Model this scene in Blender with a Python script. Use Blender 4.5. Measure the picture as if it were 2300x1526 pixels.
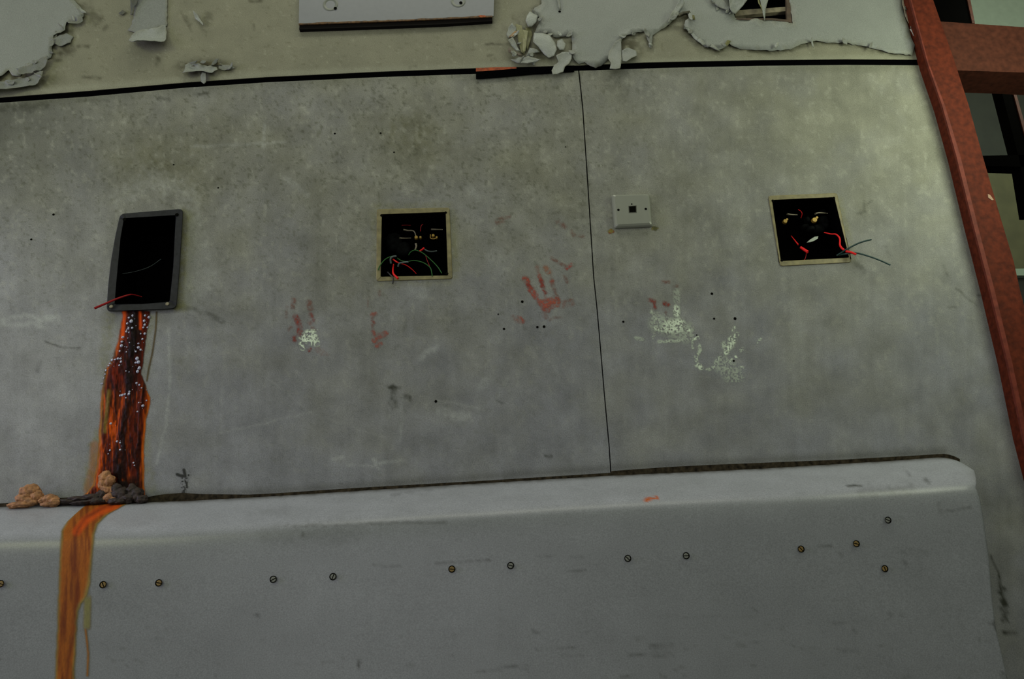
import bpy, bmesh, math, random
import numpy as np
from mathutils import Vector, Matrix
from mathutils.geometry import delaunay_2d_cdt
random.seed(7)
for o in list(bpy.data.objects): bpy.data.objects.remove(o)
sc = bpy.context.scene
C = sc.collection

# ------------------------------------------------------------ camera
W, H, F = 2300.0, 1526.0, 1750.0
up = np.array([-341.0, -5513.0, 1750.0]); up /= np.linalg.norm(up)
rt = np.array([1.0, -0.048, 0.0]); rt[2] = -(rt[0]*up[0]+rt[1]*up[1])/up[2]; rt /= np.linalg.norm(rt)
fw = np.cross(up, rt)
R = np.array([rt, fw, up])                       # world = R @ cam(x right, y down, z forward)
def ray(px, py):
    v = np.stack([(np.asarray(px, float)-W/2)/F, (np.asarray(py, float)-H/2)/F, np.ones_like(np.asarray(px, float)+np.asarray(py, float))], -1)
    return v @ R.T
_r0, _r1 = ray(1374, 475), ray(1462, 471)
D = 0.086/abs(_r1[0]/_r1[1]-_r0[0]/_r0[1])       # the switch plate is 86 mm wide
CAM = np.array([0.0, -D, 1.10])
def P(px, py, Y=0.0):
    px = np.asarray(px, float); py = np.asarray(py, float)
    px, py = np.broadcast_arrays(px, py)
    r = ray(px, py)
    t = (np.asarray(Y)+D)/r[..., 1]
    return CAM + r*t[..., None]
def proj(p):
    c = (np.asarray(p)-CAM) @ R
    return c[..., 0]/c[..., 2]*F+W/2, c[..., 1]/c[..., 2]*F+H/2
cam = bpy.data.cameras.new('camera'); cam.sensor_width = 36; cam.lens = F/W*36; cam.clip_start = 0.02
co = bpy.data.objects.new('camera', cam); C.objects.link(co); sc.camera = co
M4 = Matrix.Identity(4)
for i in range(3):
    M4[i][0] = R[i][0]; M4[i][1] = -R[i][1]; M4[i][2] = -R[i][2]; M4[i][3] = CAM[i]
co.matrix_world = M4

# ------------------------------------------------------------ light and exposure
sc.view_settings.view_transform = 'Standard'; sc.view_settings.look = 'None'
sc.view_settings.gamma = 1; sc.view_settings.use_curve_mapping = False
sc.view_settings.exposure = 0.0
wd = bpy.data.worlds.new('world'); sc.world = wd; wd.use_nodes = True
bg = wd.node_tree.nodes['Background']; bg.inputs[0].default_value = (.96, 1.0, .83, 1); bg.inputs[1].default_value = 0.37
def area(name, loc, target, size, power, colr):
    l = bpy.data.lights.new(name, 'AREA'); l.shape = 'RECTANGLE'; l.size, l.size_y = size; l.energy = power; l.color = colr
    o = bpy.data.objects.new(name, l); C.objects.link(o); o.location = loc
    o.rotation_euler = (Vector(target)-Vector(loc)).to_track_quat('-Z', 'Y').to_euler()
    return o
area('side_light_left', (-3.4, -1.0, 1.9), (-.3, 0, 1.6), (1.0, 1.2), 34, (.72, .66, 1.0))  # unseen source at left, set grazing to brighten the plate's left bevel
area('fill_left', (-1.6, -1.4, 2.4), (-1.0, -.1, 1.3), (.6, .6), 6, (.95, 1.0, .6))  # added fill for the left part; no lamp seen there
area('room_fill', (-.5, -3.2, 1.3), (0, 0, 1.3), (1.8, 1.5), 10, (.93, .93, 1.0))
area('wall_fill_right', (1.22, -.48, 2.06), (1.10, 0, 1.97), (.25, .5), 3.4, (.92, 1.0, .74))  # added close to the boards to brighten their right end; no window there
area('top_light', (.2, -.6, 3.3), (.2, -.1, 1.2), (1.8, .3), 8, (1.0, 1.0, .80))  # unseen overhead source, placed to brighten the ledge shoulder
area('far_room_fill', (2.3, 0.7, 3.0), (2.0, 1.6, 2.4), (.5, .5), 6, (.86, 1.0, .82))  # added unseen fill that brightens the far boards

# ------------------------------------------------------------ helpers
K = 0.75
def lin(c):
    c = np.asarray(c, float)/255.0
    return np.where(c <= .04045, c/12.92, ((c+.055)/1.055)**2.4)
def col(*c): return np.clip(lin(c)/K, 0, .95)
def hsh(ix, iy, s):
    n = (ix*374761393 + iy*668265263 + s*1442695041) & 0xffffffff
    n = ((n ^ (n >> 13))*1274126177) & 0xffffffff
    return ((n ^ (n >> 16)) & 0xffff)/65535.0
def vn(x, y, s=0):
    x = np.asarray(x, float); y = np.asarray(y, float)
    ix = np.floor(x).astype(np.int64); iy = np.floor(y).astype(np.int64)
    fx = x-ix; fy = y-iy; fx = fx*fx*(3-2*fx); fy = fy*fy*(3-2*fy)
    a = hsh(ix, iy, s)*(1-fx)+hsh(ix+1, iy, s)*fx
    b = hsh(ix, iy+1, s)*(1-fx)+hsh(ix+1, iy+1, s)*fx
    return a*(1-fy)+b*fy
def fbm(x, y, s=0, o=4):
    r = 0; a = .5; t = 0
    for k in range(o):
        r = r+a*vn(x*2**k, y*2**k, s+k); t += a; a *= .55
    return r/t
def ss(a, b, x):
    t = np.clip((np.asarray(x, float)-a)/(b-a), 0, 1); return t*t*(3-2*t)
def ip(v, pts):
    pts = np.array(pts, float); return np.interp(v, pts[:, 0], pts[:, 1])
def segd(x, y, pts):
    d = np.full(np.shape(x), 1e9)
    for (ax, ay), (bx, by) in zip(pts[:-1], pts[1:]):
        vx, vy = bx-ax, by-ay; L = vx*vx+vy*vy+1e-9
        t = np.clip(((x-ax)*vx+(y-ay)*vy)/L, 0, 1)
        d = np.minimum(d, np.hypot(x-ax-t*vx, y-ay-t*vy))
    return d
def stroke(x, y, pts, w, soft=2.0):
    return 1-ss(w/2-soft/2, w/2+soft, segd(x, y, pts))
def mark(x, y, pts, w, soft=2.0, seed=0):
    wx = x+w*.9*(fbm(x/9, y/9, 201+seed, 2)-.5)+5*(fbm(x/23, y/23, 205+seed, 2)-.5)
    wy = y+w*.9*(fbm(x/9, y/9, 203+seed, 2)-.5)+5*(fbm(x/23, y/23, 207+seed, 2)-.5)
    return stroke(wx, wy, pts, w, soft+w*.35)*np.clip(1.9*fbm(x/8, y/8, 209+seed, 3)-.15, 0, 1.15)
def blob(x, y, cx, cy, rx, ry, ang=0):
    c, s = math.cos(ang), math.sin(ang)
    u = ((x-cx)*c+(y-cy)*s)/rx; v = (-(x-cx)*s+(y-cy)*c)/ry
    return np.exp(-(u*u+v*v))
def mixc(c, c2, a): return c*(1-a[..., None])+np.asarray(c2)*a[..., None]

def tag(o, label=None, cat=None, group=None, kind=None):
    if label: o['label'] = label
    if cat: o['category'] = cat
    if group: o['group'] = group
    if kind: o['kind'] = kind
    return o
def empty(name, loc, label=None, cat=None, group=None, kind=None):
    o = bpy.data.objects.new(name, None); C.objects.link(o); o.location = tuple(loc); o.empty_display_size = .02
    return tag(o, label, cat, group, kind)
def link(name, verts, faces, mat, parent=None, attr=None, smooth=False):
    me = bpy.data.meshes.new(name)
    verts = np.asarray(verts, float)
    org = np.zeros(3)
    if parent is None and len(verts) : org = verts.mean(0)
    elif parent is not None: org = np.array(parent.matrix_world.translation) if parent.parent is None else np.array(parent['_org'])
    if parent is not None and parent.type == 'EMPTY': org = np.array(parent.location)
    me.from_pydata((verts-org).tolist(), [], faces if isinstance(faces, list) else faces.tolist())
    if attr is not None:
        a = me.color_attributes.new('tint', 'FLOAT_COLOR', 'POINT')
        full = np.ones((len(verts), 4)); full[:, :attr.shape[1]] = attr
        a.data.foreach_set('color', full.astype(np.float32).ravel())
    if smooth: me.polygons.foreach_set('use_smooth', [True]*len(me.polygons))
    me.materials.append(mat); me.update()
    o = bpy.data.objects.new(name, me); C.objects.link(o)
    if parent is None: o.location = tuple(org)
    else: o.parent = parent
    if parent is not None and parent.parent is not None: pass
    o['_org'] = [float(q) for q in org]
    return o
def gridfaces(nr, nc, keep=None):
    i = np.arange(nr-1)[:, None]*nc+np.arange(nc-1)[None, :]
    f = np.stack([i, i+nc, i+nc+1, i+1], -1).reshape(-1, 4)
    if keep is not None: f = f[keep.ravel()]
    return f

# ------------------------------------------------------------ materials
def newmat(name):
    m = bpy.data.materials.new(name); m.use_nodes = True
    nt = m.node_tree; b = nt.nodes['Principled BSDF']; return m, nt, b
def plain(name, c, rough=.6, metal=0, spec=.5, noise=.0, nscale=60, bump=0, coat=0):
    m, nt, b = newmat(name)
    b.inputs['Roughness'].default_value = rough; b.inputs['Metallic'].default_value = metal
    b.inputs['Specular IOR Level'].default_value = spec; b.inputs['Coat Weight'].default_value = coat
    tc = nt.nodes.new('ShaderNodeTexCoord')
    n = nt.nodes.new('ShaderNodeTexNoise'); n.inputs['Scale'].default_value = nscale; n.inputs['Detail'].default_value = 4
    nt.links.new(tc.outputs['Object'], n.inputs['Vector'])
    r = nt.nodes.new('ShaderNodeValToRGB'); nt.links.new(n.outputs[0], r.inputs[0])
    c = np.asarray(c)
    r.color_ramp.elements[0].position = .3; r.color_ramp.elements[1].position = .7
    r.color_ramp.elements[0].color = (*np.clip(c*(1-noise), 0, 1), 1); r.color_ramp.elements[1].color = (*np.clip(c*(1+noise), 0, 1), 1)
    nt.links.new(r.outputs[0], b.inputs['Base Color'])
    if bump:
        bp = nt.nodes.new('ShaderNodeBump'); bp.inputs['Strength'].default_value = bump; bp.inputs['Distance'].default_value = .002
        nt.links.new(n.outputs[0], bp.inputs['Height']); nt.links.new(bp.outputs[0], b.inputs['Normal'])
    return m
def tinted(name, rough=.6, spec=.3, mott=.12, fine=.10, bump=.15, alpha=False, coat=0, stretch=(1, 1, 1), fscale=420, rough_lo=None):
    """colour attribute (stains with a shape of their own) x procedural mottling and grain"""
    m, nt, b = newmat(name); L = nt.links
    at = nt.nodes.new('ShaderNodeAttribute'); at.attribute_name = 'tint'
    geo = nt.nodes.new('ShaderNodeNewGeometry')
    mp = nt.nodes.new('ShaderNodeMapping'); mp.inputs['Scale'].default_value = stretch; L.new(geo.outputs['Position'], mp.inputs['Vector'])
    def noise(sc_, det, rg=.6):
        n = nt.nodes.new('ShaderNodeTexNoise'); n.inputs['Scale'].default_value = sc_; n.inputs['Detail'].default_value = det
        n.inputs['Roughness'].default_value = rg; L.new(mp.outputs[0], n.inputs['Vector']); return n
    def mr(n, lo, hi, a=.3, z=.7):
        r = nt.nodes.new('ShaderNodeMapRange'); r.inputs[1].default_value = a; r.inputs[2].default_value = z
        r.inputs[3].default_value = lo; r.inputs[4].default_value = hi; L.new(n.outputs[0], r.inputs[0]); return r
    n1 = noise(16, 6, .65); n2 = noise(fscale, 3, .7)
    m1 = mr(n1, 1-mott, 1+mott); m2 = mr(n2, 1-fine, 1+fine)
    mu = nt.nodes.new('ShaderNodeMath'); mu.operation = 'MULTIPLY'; L.new(m1.outputs[0], mu.inputs[0]); L.new(m2.outputs[0], mu.inputs[1])
    vm = nt.nodes.new('ShaderNodeVectorMath'); vm.operation = 'SCALE'; L.new(at.outputs['Color'], vm.inputs[0]); L.new(mu.outputs[0], vm.inputs['Scale'])
    L.new(vm.outputs[0], b.inputs['Base Color'])
    b.inputs['Roughness'].default_value = rough; b.inputs['Specular IOR Level'].default_value = spec; b.inputs['Coat Weight'].default_value = coat
    b.inputs['Coat Roughness'].default_value = .15
    if bump:
        ad = nt.nodes.new('ShaderNodeMath'); ad.operation = 'MULTIPLY_ADD'; ad.inputs[1].default_value = .4
        L.new(n2.outputs[0], ad.inputs[0]); L.new(n1.outputs[0], ad.inputs[2])
        bp = nt.nodes.new('ShaderNodeBump'); bp.inputs['Strength'].default_value = bump; bp.inputs['Distance'].default_value = .003
        L.new(ad.outputs[0], bp.inputs['Height']); L.new(bp.outputs[0], b.inputs['Normal'])
    if alpha: L.new(at.outputs['Alpha'], b.inputs['Alpha'])
    return m
M = {}
M['wall'] = tinted('stained_board', rough=.6, mott=.20, fine=.30, bump=.16, fscale=520, stretch=(1, 1, .8))
M['upper'] = tinted('old_cream_paint', rough=.6, mott=.10, fine=.28, bump=.14, fscale=520)
M['ledge'] = tinted('ledge_paint', rough=.34, spec=.45, mott=.05, fine=.24, bump=.05, stretch=(.8, 1, 1), fscale=520)
M['film'] = tinted('paint_smear', rough=.5, mott=.2, fine=.2, bump=.1, alpha=True)
M['rust'] = tinted('wet_rust', rough=.5, spec=.06, mott=.2, fine=.3, bump=.5, alpha=True, coat=0, stretch=(1, 1, .16), fscale=260)
M['ruststain'] = tinted('dry_rust_stain', rough=.6, spec=.15, mott=.15, fine=.15, bump=.05, alpha=True, stretch=(1, 1, .3))
M['sheet'] = tinted('peeling_paint', rough=.5, mott=.06, fine=.22, bump=.12, fscale=520)
M['black'] = plain('black_void', (.0012,)*3, rough=1, spec=0)
M['rubber'] = plain('rubber_shadow_black', (.0012, .0012, .0014), rough=1, spec=0)
M['plastic'] = plain('charcoal_plastic', col(30, 31, 34), rough=.5, spec=.12, noise=.3, nscale=90, bump=.3)
M['cream'] = plain('aged_cream_plastic', col(98, 92, 60), rough=.5, noise=.3, nscale=70, bump=.2)
M['white'] = plain('white_plastic', col(106, 109, 99), rough=.22, spec=.6, noise=.03, nscale=60)
M['sign'] = plain('pale_enamel', col(98, 101, 104), rough=.4, noise=.04, nscale=80)
M['signedge'] = plain('rusty_enamel_edge', col(70, 48, 20), rough=.7, noise=.7, nscale=160)
M['wood'] = plain('red_brown_timber', col(68, 25, 11), rough=.65, spec=.12, noise=.35, nscale=90, bump=.3)
M['wood2'] = plain('dark_red_timber', col(58, 29, 19), rough=.65, spec=.12, noise=.3, nscale=80, bump=.2)
M['bead'] = plain('pinkish_timber_bead', col(84, 36, 26), rough=.55, spec=.15, noise=.3, nscale=70)
M['brass'] = plain('brass', (.30, .19, .035), rough=.4, metal=.4, noise=.3, nscale=400)
M['steel'] = plain('dull_steel', (.15, .13, .09), rough=.45, metal=.3, noise=.3, nscale=300)
M['red'] = plain('red_insulation', (.62, .008, .008), rough=.5, spec=.2)
M['darkred'] = plain('dull_red_insulation', (.26, .008, .010), rough=.5, spec=.2)
M['green'] = plain('green_insulation', (.018, .09, .016), rough=.5, spec=.2)
M['olivew'] = plain('olive_insulation', (.11, .13, .04), rough=.4)
M['teal'] = plain('dark_green_insulation', (.012, .042, .036), rough=.4)
M['greyw'] = plain('grey_sheath', (.06, .085, .085), rough=.5)
M['blackw'] = plain('black_insulation', (.006, .006, .008), rough=.5)
M['bead_w'] = plain('water_droplet', (.30, .32, .44), rough=.06, spec=1, coat=1)  # pale bluish base stands in for the glints on the beads
M['clump'] = plain('tan_fungus', col(128, 90, 58), rough=.75, noise=.45, nscale=130, bump=.8)
M['clumpd'] = plain('dark_rust_crumbs', col(30, 18, 12), rough=.7, noise=.7, nscale=160, bump=.8)
M['dark'] = plain('dark_timber', (.002, .0018, .0016), rough=.9, spec=0)
M['farlit'] = plain('far_lit_wall', col(150, 165, 145), rough=.7, noise=.06, nscale=30)  # paler tone puts the light on the upper far wall into its colour
M['farolive'] = plain('far_olive_board', col(72, 70, 46), rough=.8, noise=.15, nscale=14)
M['fargrey'] = plain('far_grey_board', col(36, 38, 30), rough=.8, noise=.2, nscale=9)
M['floor'] = plain('dusty_floor', (.12, .11, .09), rough=.8, noise=.3, nscale=12)
M['hole'] = plain('nail_hole_dark', (.004, .004, .003), rough=1, spec=0)
M['screwm'] = plain('tarnished_screw', col(92, 94, 86), rough=.5, metal=0, noise=.3, nscale=500)
M['screwrust'] = plain('rusted_screw', col(104, 84, 40), rough=.7, noise=.5, nscale=500)

# ------------------------------------------------------------ measured lines (pixels of the photograph)
gap_top = [(-700, 268), (0, 219), (200, 204), (419, 185), (600, 173), (850, 161), (1069, 153), (1300, 147), (1450, 140), (1700, 135), (1900, 133), (2080, 134), (2300, 137)]
gap_bot = [(-700, 281), (0, 231), (200, 217), (419, 197), (600, 185), (850, 173.5), (1069, 166), (1300, 159), (1500, 152.5), (1700, 148), (1900, 146), (2085, 147), (2300, 150)]
seam = [(159, 1300), (243, 1309), (440, 1322), (622, 1333.5), (689, 1340.6), (768, 1347.6), (880, 1357), (1008, 1368.7), (1063, 1372), (1526, 1412), (3000, 1540)]
stileL = [(-900, 1795), (0, 2039), (141, 2077), (236, 2110), (350, 2142), (498, 2178.5), (651, 2218), (812, 2257), (981, 2292.5), (1526, 2434), (2700, 2740)]
stileR = [(-900, 1852), (0, 2096), (49, 2113), (157, 2150.6), (223, 2172), (377, 2214.5), (488, 2247), (588, 2277), (675, 2296), (812, 2334), (981, 2372), (1526, 2520), (2700, 2830)]
crest = [(-700, 1163), (0, 1139), (200, 1133), (400, 1127), (600, 1116), (1000, 1091), (1371, 1069), (1700, 1054), (2000, 1036), (2120, 1027), (2150, 1030), (2172, 1040), (2188, 1060), (2200, 1085)]
box1_in = [(274, 489), (399, 482), (384, 681), (254, 684)]
box2_in = [(857.8, 482), (1001, 477), (1006, 619), (855, 622)]
box3_in = [(1734, 449.7), (1874, 443.4), (1907, 579), (1754, 586.7)]
def inpoly(x, y, poly):
    r = np.zeros(np.shape(x), bool); n = len(poly)
    for i in range(n):
        x1, y1 = poly[i]; x2, y2 = poly[(i+1) % n]
        c = ((y1 > y) != (y2 > y)) & (x < (x2-x1)*(y-y1)/((y2-y1) if y2 != y1 else 1e-9)+x1)
        r ^= c
    return r
def grow(poly, k):
    c = np.mean(poly, 0); return [tuple(c+(np.array(p)-c)*k) for p in poly]

# ------------------------------------------------------------ wall
def wall_colour(x, y):
    olive = lin((102, 103, 91))/K; grey = lin((101, 103, 106))/K
    x = np.asarray(x, float)
    a = .75*ss(1150, 300, y+.18*np.abs(x-1000))+.25*ss(900, 2000, x)
    a = np.clip(a+.9*(fbm(x/90, y/90, 3)-.5), 0, 1)
    big_ = fbm(x/55, y/45, 5, 3)-.5
    c = mixc(np.broadcast_to(grey, x.shape+(3,)).copy(), olive, a)
    c = mixc(c, lin((70, 72, 64))/K, .85*blob(x, y, -40, 250, 260, 230)); c = mixc(c, lin((128, 130, 128))/K, .5*blob(x, y, 60, 820, 260, 260))
    c = c*(1+.34*big_)[..., None]
    # grime patches
    g = np.zeros(x.shape)
    for cx, cy, rx, ry, k in [(330, 370, 130, 60, .6), (905, 285, 90, 45, .55), (560, 290, 180, 50, .3), (960, 350, 100, 50, .4), (430, 450, 60, 60, .3),
                              (1000, 560, 60, 60, .35), (780, 600, 120, 90, .25), (640, 430, 160, 80, .22), (1290, 470, 40, 60, .25), (1180, 380, 70, 60, .2),
                              (410, 810, 30, 40, .3), (940, 760, 120, 60, .2), (560, 700, 130, 30, .18), (820, 860, 160, 60, .12), (1930, 470, 30, 40, .15), (930, 1000, 200, 50, .12), (620, 860, 60, 80, .15)]:
        g += k*blob(x, y, cx, cy, rx, ry)
    g *= .3+1.2*fbm(x/14, y/14, 9, 3)
    c = mixc(c, lin((72, 72, 50))/K, np.clip(g, 0, .8))
    sp = ss(.60, .80, fbm(x/6, y/6, 21, 3))*(.25+.6*ss(900, 300, y))*ss(1900, 1100, x)   # dark speckle
    c = mixc(c, lin((58, 60, 44))/K, .7*sp)
    lp = ss(.60, .80, fbm(x/9, y/11, 31, 3))*(.2+.4*ss(1000, 400, y))
    c = mixc(c, lin((134, 136, 124))/K, .5*lp)
    vs = fbm(x/11, y/160, 41, 3)-.5                                                       # faint vertical streaks
    c = c*(1+.16*vs)[..., None]
    # pale wiped areas and scuffs
    for pts, w, k in [([(0, 722), (30, 713), (60, 710), (95, 715), (130, 712)], 9, .55), ([(0, 728), (35, 731), (75, 728), (110, 737)], 7, .5),
                      ([(85, 722), (128, 722)], 10, .45), ([(262, 450), (330, 405), (420, 430), (430, 470)], 34, .22), ([(440, 500), (470, 620), (440, 690)], 30, .18),
                      ([(590, 330), (596, 280)], 3, .4), ([(945, 806), (960, 790), (985, 778)], 10, .35), ([(495, 972), (600, 950), (700, 925)], 3, .3),
                      ([(378, 740), (382, 850), (372, 960), (352, 1040)], 4, .4), ([(990, 925), (1020, 935), (1050, 935)], 14, .35), ([(1075, 870), (1100, 850)], 14, .2),
                      ([(1120, 890), (1140, 850)], 6, .25), ([(1245, 820), (1258, 860)], 7, .2), ([(500, 860), (495, 960)], 3, .15), ([(905, 890), (900, 990)], 4, .22),
                      ([(1085, 920), (1020, 905), (985, 900)], 4, .25), ([(640, 400), (690, 440)], 8, .22), ([(1050, 420), (1075, 450)], 10, .25),
                      ([(780, 1045), (840, 1048), (860, 1040), (910, 1035)], 4, .4), ([(838, 1032), (850, 1050)], 7, .4), ([(750, 1030), (770, 1028)], 6, .3),
                      ([(925, 655), (945, 660)], 24, .25), ([(540, 800), (700, 930), (870, 985)], 2, .14), ([(430, 330), (600, 322), (640, 320)], 4, .25),
                      ([(1500, 640), (1506, 700)], 8, .12), ([(1790, 740), (1800, 900)], 30, .08), ([(1640, 380), (1660, 560)], 60, .07)]:
        c = mixc(c, lin((138, 142, 138))/K, k*mark(x, y, pts, w, 3))
    # dark scratches, mildew, and a shadow painted beside the ledge's right end
    for pts, w, k in [([(100, 768), (130, 778), (178, 781)], 2.5, .5), ([(405, 690), (440, 695), (500, 720)], 9, .35), ([(872, 872), (900, 872)], 6, .7), ([(885, 875), (884, 912)], 13, .45),
                      ([(905, 893), (918, 893)], 7, .5), ([(920, 890), (921, 902)], 4, .4), ([(1225, 1025), (1238, 1027)], 4, .6),
                      ([(1940, 450), (1944, 470), (1935, 480)], 4, .4), ([(1944, 462), (1960, 452)], 2, .4), ([(1945, 475), (1925, 480)], 3, .4),
                      ([(2148, 648), (2180, 675), (2192, 684)], 4, .45), ([(2118, 595), (2128, 620)], 4, .3), ([(2196, 662), (2204, 661)], 4, .4), ([(2130, 690), (2145, 690)], 4, .3),
                      ([(1920, 585), (1940, 610)], 8, .3), ([(1988, 555), (2000, 575)], 6, .25), ([(1115, 900), (1130, 905)], 3, .3),
                      ([(355, 220), (380, 224)], 5, .5), ([(437, 212), (468, 209)], 4, .6), ([(180, 228), (240, 226)], 5, .3), ([(0, 245), (70, 240), (100, 234)], 16, .45),
                      ([(2252, 1330), (2256, 1395)], 11, .85), ([(2243, 1290), (2250, 1340)], 4, .8), ([(2226, 1250), (2243, 1290)], 3, .5), ([(2252, 1424), (2285, 1419)], 5, .7), ([(85, 835), (88, 815)], 7, .3),
                      ([(1303, 165), (1306, 240)], 3, .4), ([(1322, 420), (1320, 360)], 2, .4)]:
        c = mixc(c, lin((34, 36, 26))/K, np.clip(k*mark(x, y, pts, w, 2, 40)*1.2, 0, 1))
    # yellowish water marks by the fittings
    for pts, w, k in [([(416, 480), (412, 560), (402, 690)], 12, .55), ([(404, 690), (420, 690)], 10, .3), ([(1884, 450), (1905, 530), (1915, 590)], 9, .35),
                      ([(246, 708), (240, 760), (232, 830)], 16, .35), ([(222, 980), (212, 1050), (198, 1090)], 22, .5), ([(342, 716), (333, 760), (330, 840)], 12, .3),
                      ([(327, 960), (332, 1040), (340, 1100)], 12, .3), ([(842, 480), (844, 620)], 8, .3), ([(1020, 480), (1024, 620)], 8, .3), ([(850, 638), (1010, 634)], 7, .25), ([(845, 464), (1010, 460)], 7, .25)]:
        c = mixc(c, lin((92, 92, 48))/K, k*mark(x, y, pts, w, 8, 60)*1.1)
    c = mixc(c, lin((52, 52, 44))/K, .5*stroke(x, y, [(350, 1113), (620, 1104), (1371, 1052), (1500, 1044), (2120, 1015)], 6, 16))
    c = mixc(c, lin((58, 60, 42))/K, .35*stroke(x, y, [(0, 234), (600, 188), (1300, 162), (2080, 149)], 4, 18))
    # darker tone along the joint at the bottom
    return np.clip(c, .002, .9)
def axis(a, b, lo, hi, fine, coarse):
    parts = []
    if a < lo: parts.append(np.arange(a, lo, coarse))
    parts.append(np.arange(max(a, lo), min(b, hi), fine))
    if b > hi: parts.append(np.arange(hi, b, coarse))
    return np.unique(np.append(np.concatenate(parts), b))
def panel(name, px, py, mat, colour, parent, holes=(), thick=.012, Y=0.0):
    nr, nc = px.shape
    x = px.ravel(); y = py.ravel()
    v = P(x, y, Y)
    v[:, 2] = np.maximum(v[:, 2], .0)
    c = colour(x, y)
    cx = (px[:-1, :-1]+px[1:, 1:])/2; cy = (py[:-1, :-1]+py[1:, 1:])/2
    keep = np.ones(cx.shape, bool)
    for h in holes: keep &= ~inpoly(cx, cy, h)
    f = gridfaces(nr, nc, keep)
    # thickness: a rim all round
    idx = np.arange(nr*nc).reshape(nr, nc)
    loop = np.concatenate([idx[0, :], idx[1:, -1], idx[-1, -2::-1], idx[-2:0:-1, 0]])
    back = v[loop].copy(); back[:, 1] += thick
    n0 = len(v); k = len(loop); a = np.arange(k); b = (a+1) % k
    rim = np.stack([loop[a], loop[b], n0+b, n0+a], -1)
    v = np.vstack([v, back]); c = np.vstack([c, c[loop]*.6])
    return link(name, v, np.vstack([f, rim]), mat, parent, c)
wall = empty('wall_back', (0, 0, 0), 'stained grey board wall with three cable openings and peeling paint along the top', kind='structure')
holes = [grow(box1_in, 1.04), grow(box2_in, 1.05), grow(box3_in, 1.05)]
ry = np.concatenate([np.arange(0, 1110, 3.2), np.arange(1110, 1560, 9), np.arange(1560, 2960, 90)])
def lower(nm, xl, xr, cols):
    t = np.linspace(0, 1, cols)[None, :]
    rows = ry[:, None]
    x0 = np.array([xl(v) for v in ry])[:, None]; x1 = np.array([xr(v) for v in ry])[:, None]
    px = x0+(x1-x0)*t
    top = np.interp(px, [p[0] for p in gap_bot], [p[1] for p in gap_bot])
    # rows are offsets blended from the joint line to level
    py = top+rows*(1-0*top)
    py = np.where(True, top*(1-ss(0, 1500, rows))+150*ss(0, 1500, rows)+rows, 0)
    x0 = ip(py, [(-900, xl(-900)), (-899, xl(-899))]) if False else None
    return px, py
def lower_panel(xlf, xrf, xs_t, holes, clipx=None):
    rows = ry[:, None]
    t = xs_t[None, :]
    # two passes so that the sides follow the measured lines at the row they end on
    py = np.broadcast_to(150+rows, (len(ry), len(xs_t))).copy()
    for _ in range(4):
        px = xlf(py)+(xrf(py)-xlf(py))*t
        top = np.interp(px, [p[0] for p in gap_bot], [p[1] for p in gap_bot])
        py = top*(1-ss(0, 1500, rows))+150*ss(0, 1500, rows)+rows
    return px, py
px, py = lower_panel(lambda y: np.full_like(y, -700.0), lambda y: ip(y, seam)-1.3,
                     np.concatenate([np.linspace(0, .335, 14)[:-1], np.linspace(.335, 1, 430)]), None)
panel('wall_panel', px, py, M['wall'], wall_colour, wall, holes[:2])
px, py = lower_panel(lambda y: ip(y, seam)+1.3, lambda y: ip(y, stileL)+6, np.linspace(0, 1, 270), None)
panel('wall_panel', px, py, M['wall'], wall_colour, wall, holes[2:])
S1 = [(-60, -60), (165, -60), (165, 0), (183, 18), (190, 38), (178, 52), (152, 53), (150, 72), (140, 78), (124, 84), (119, 105), (116, 131), (90, 141), (60, 156), (47, 172), (30, 172), (22, 160), (0, 181), (-60, 200)]
big = [(1222, -60), (1630, -60), (1638, 0), (1650, 43), (1700, 46), (1738, 47), (1779, 56), (1772, 10), (1762, -60), (2021, -60), (2024, 10), (2030, 45), (2040, 80), (2052, 105), (2046, 127), (2000, 121), (1945, 107), (1902, 99), (1868, 97), (1831, 95), (1798, 102), (1775, 113), (1733, 117), (1690, 114), (1648, 108), (1635, 100), (1628, 108), (1611, 116), (1596, 108), (1583, 107), (1563, 90), (1550, 76), (1535, 66), (1538, 50), (1550, 42), (1540, 30), (1520, 36), (1508, 50), (1498, 60), (1478, 72), (1466, 80), (1462, 112), (1457, 108), (1450, 72), (1432, 75), (1404, 84), (1396, 92), (1394, 120), (1366, 134), (1358, 142), (1350, 149), (1338, 155), (1325, 151), (1313, 142), (1300, 146), (1290, 138), (1284, 126), (1285, 105), (1283, 80), (1262, 84), (1243, 85), (1238, 78), (1200, 76), (1206, 62), (1214, 44), (1196, 30), (1200, 20), (1216, 12)]
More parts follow.
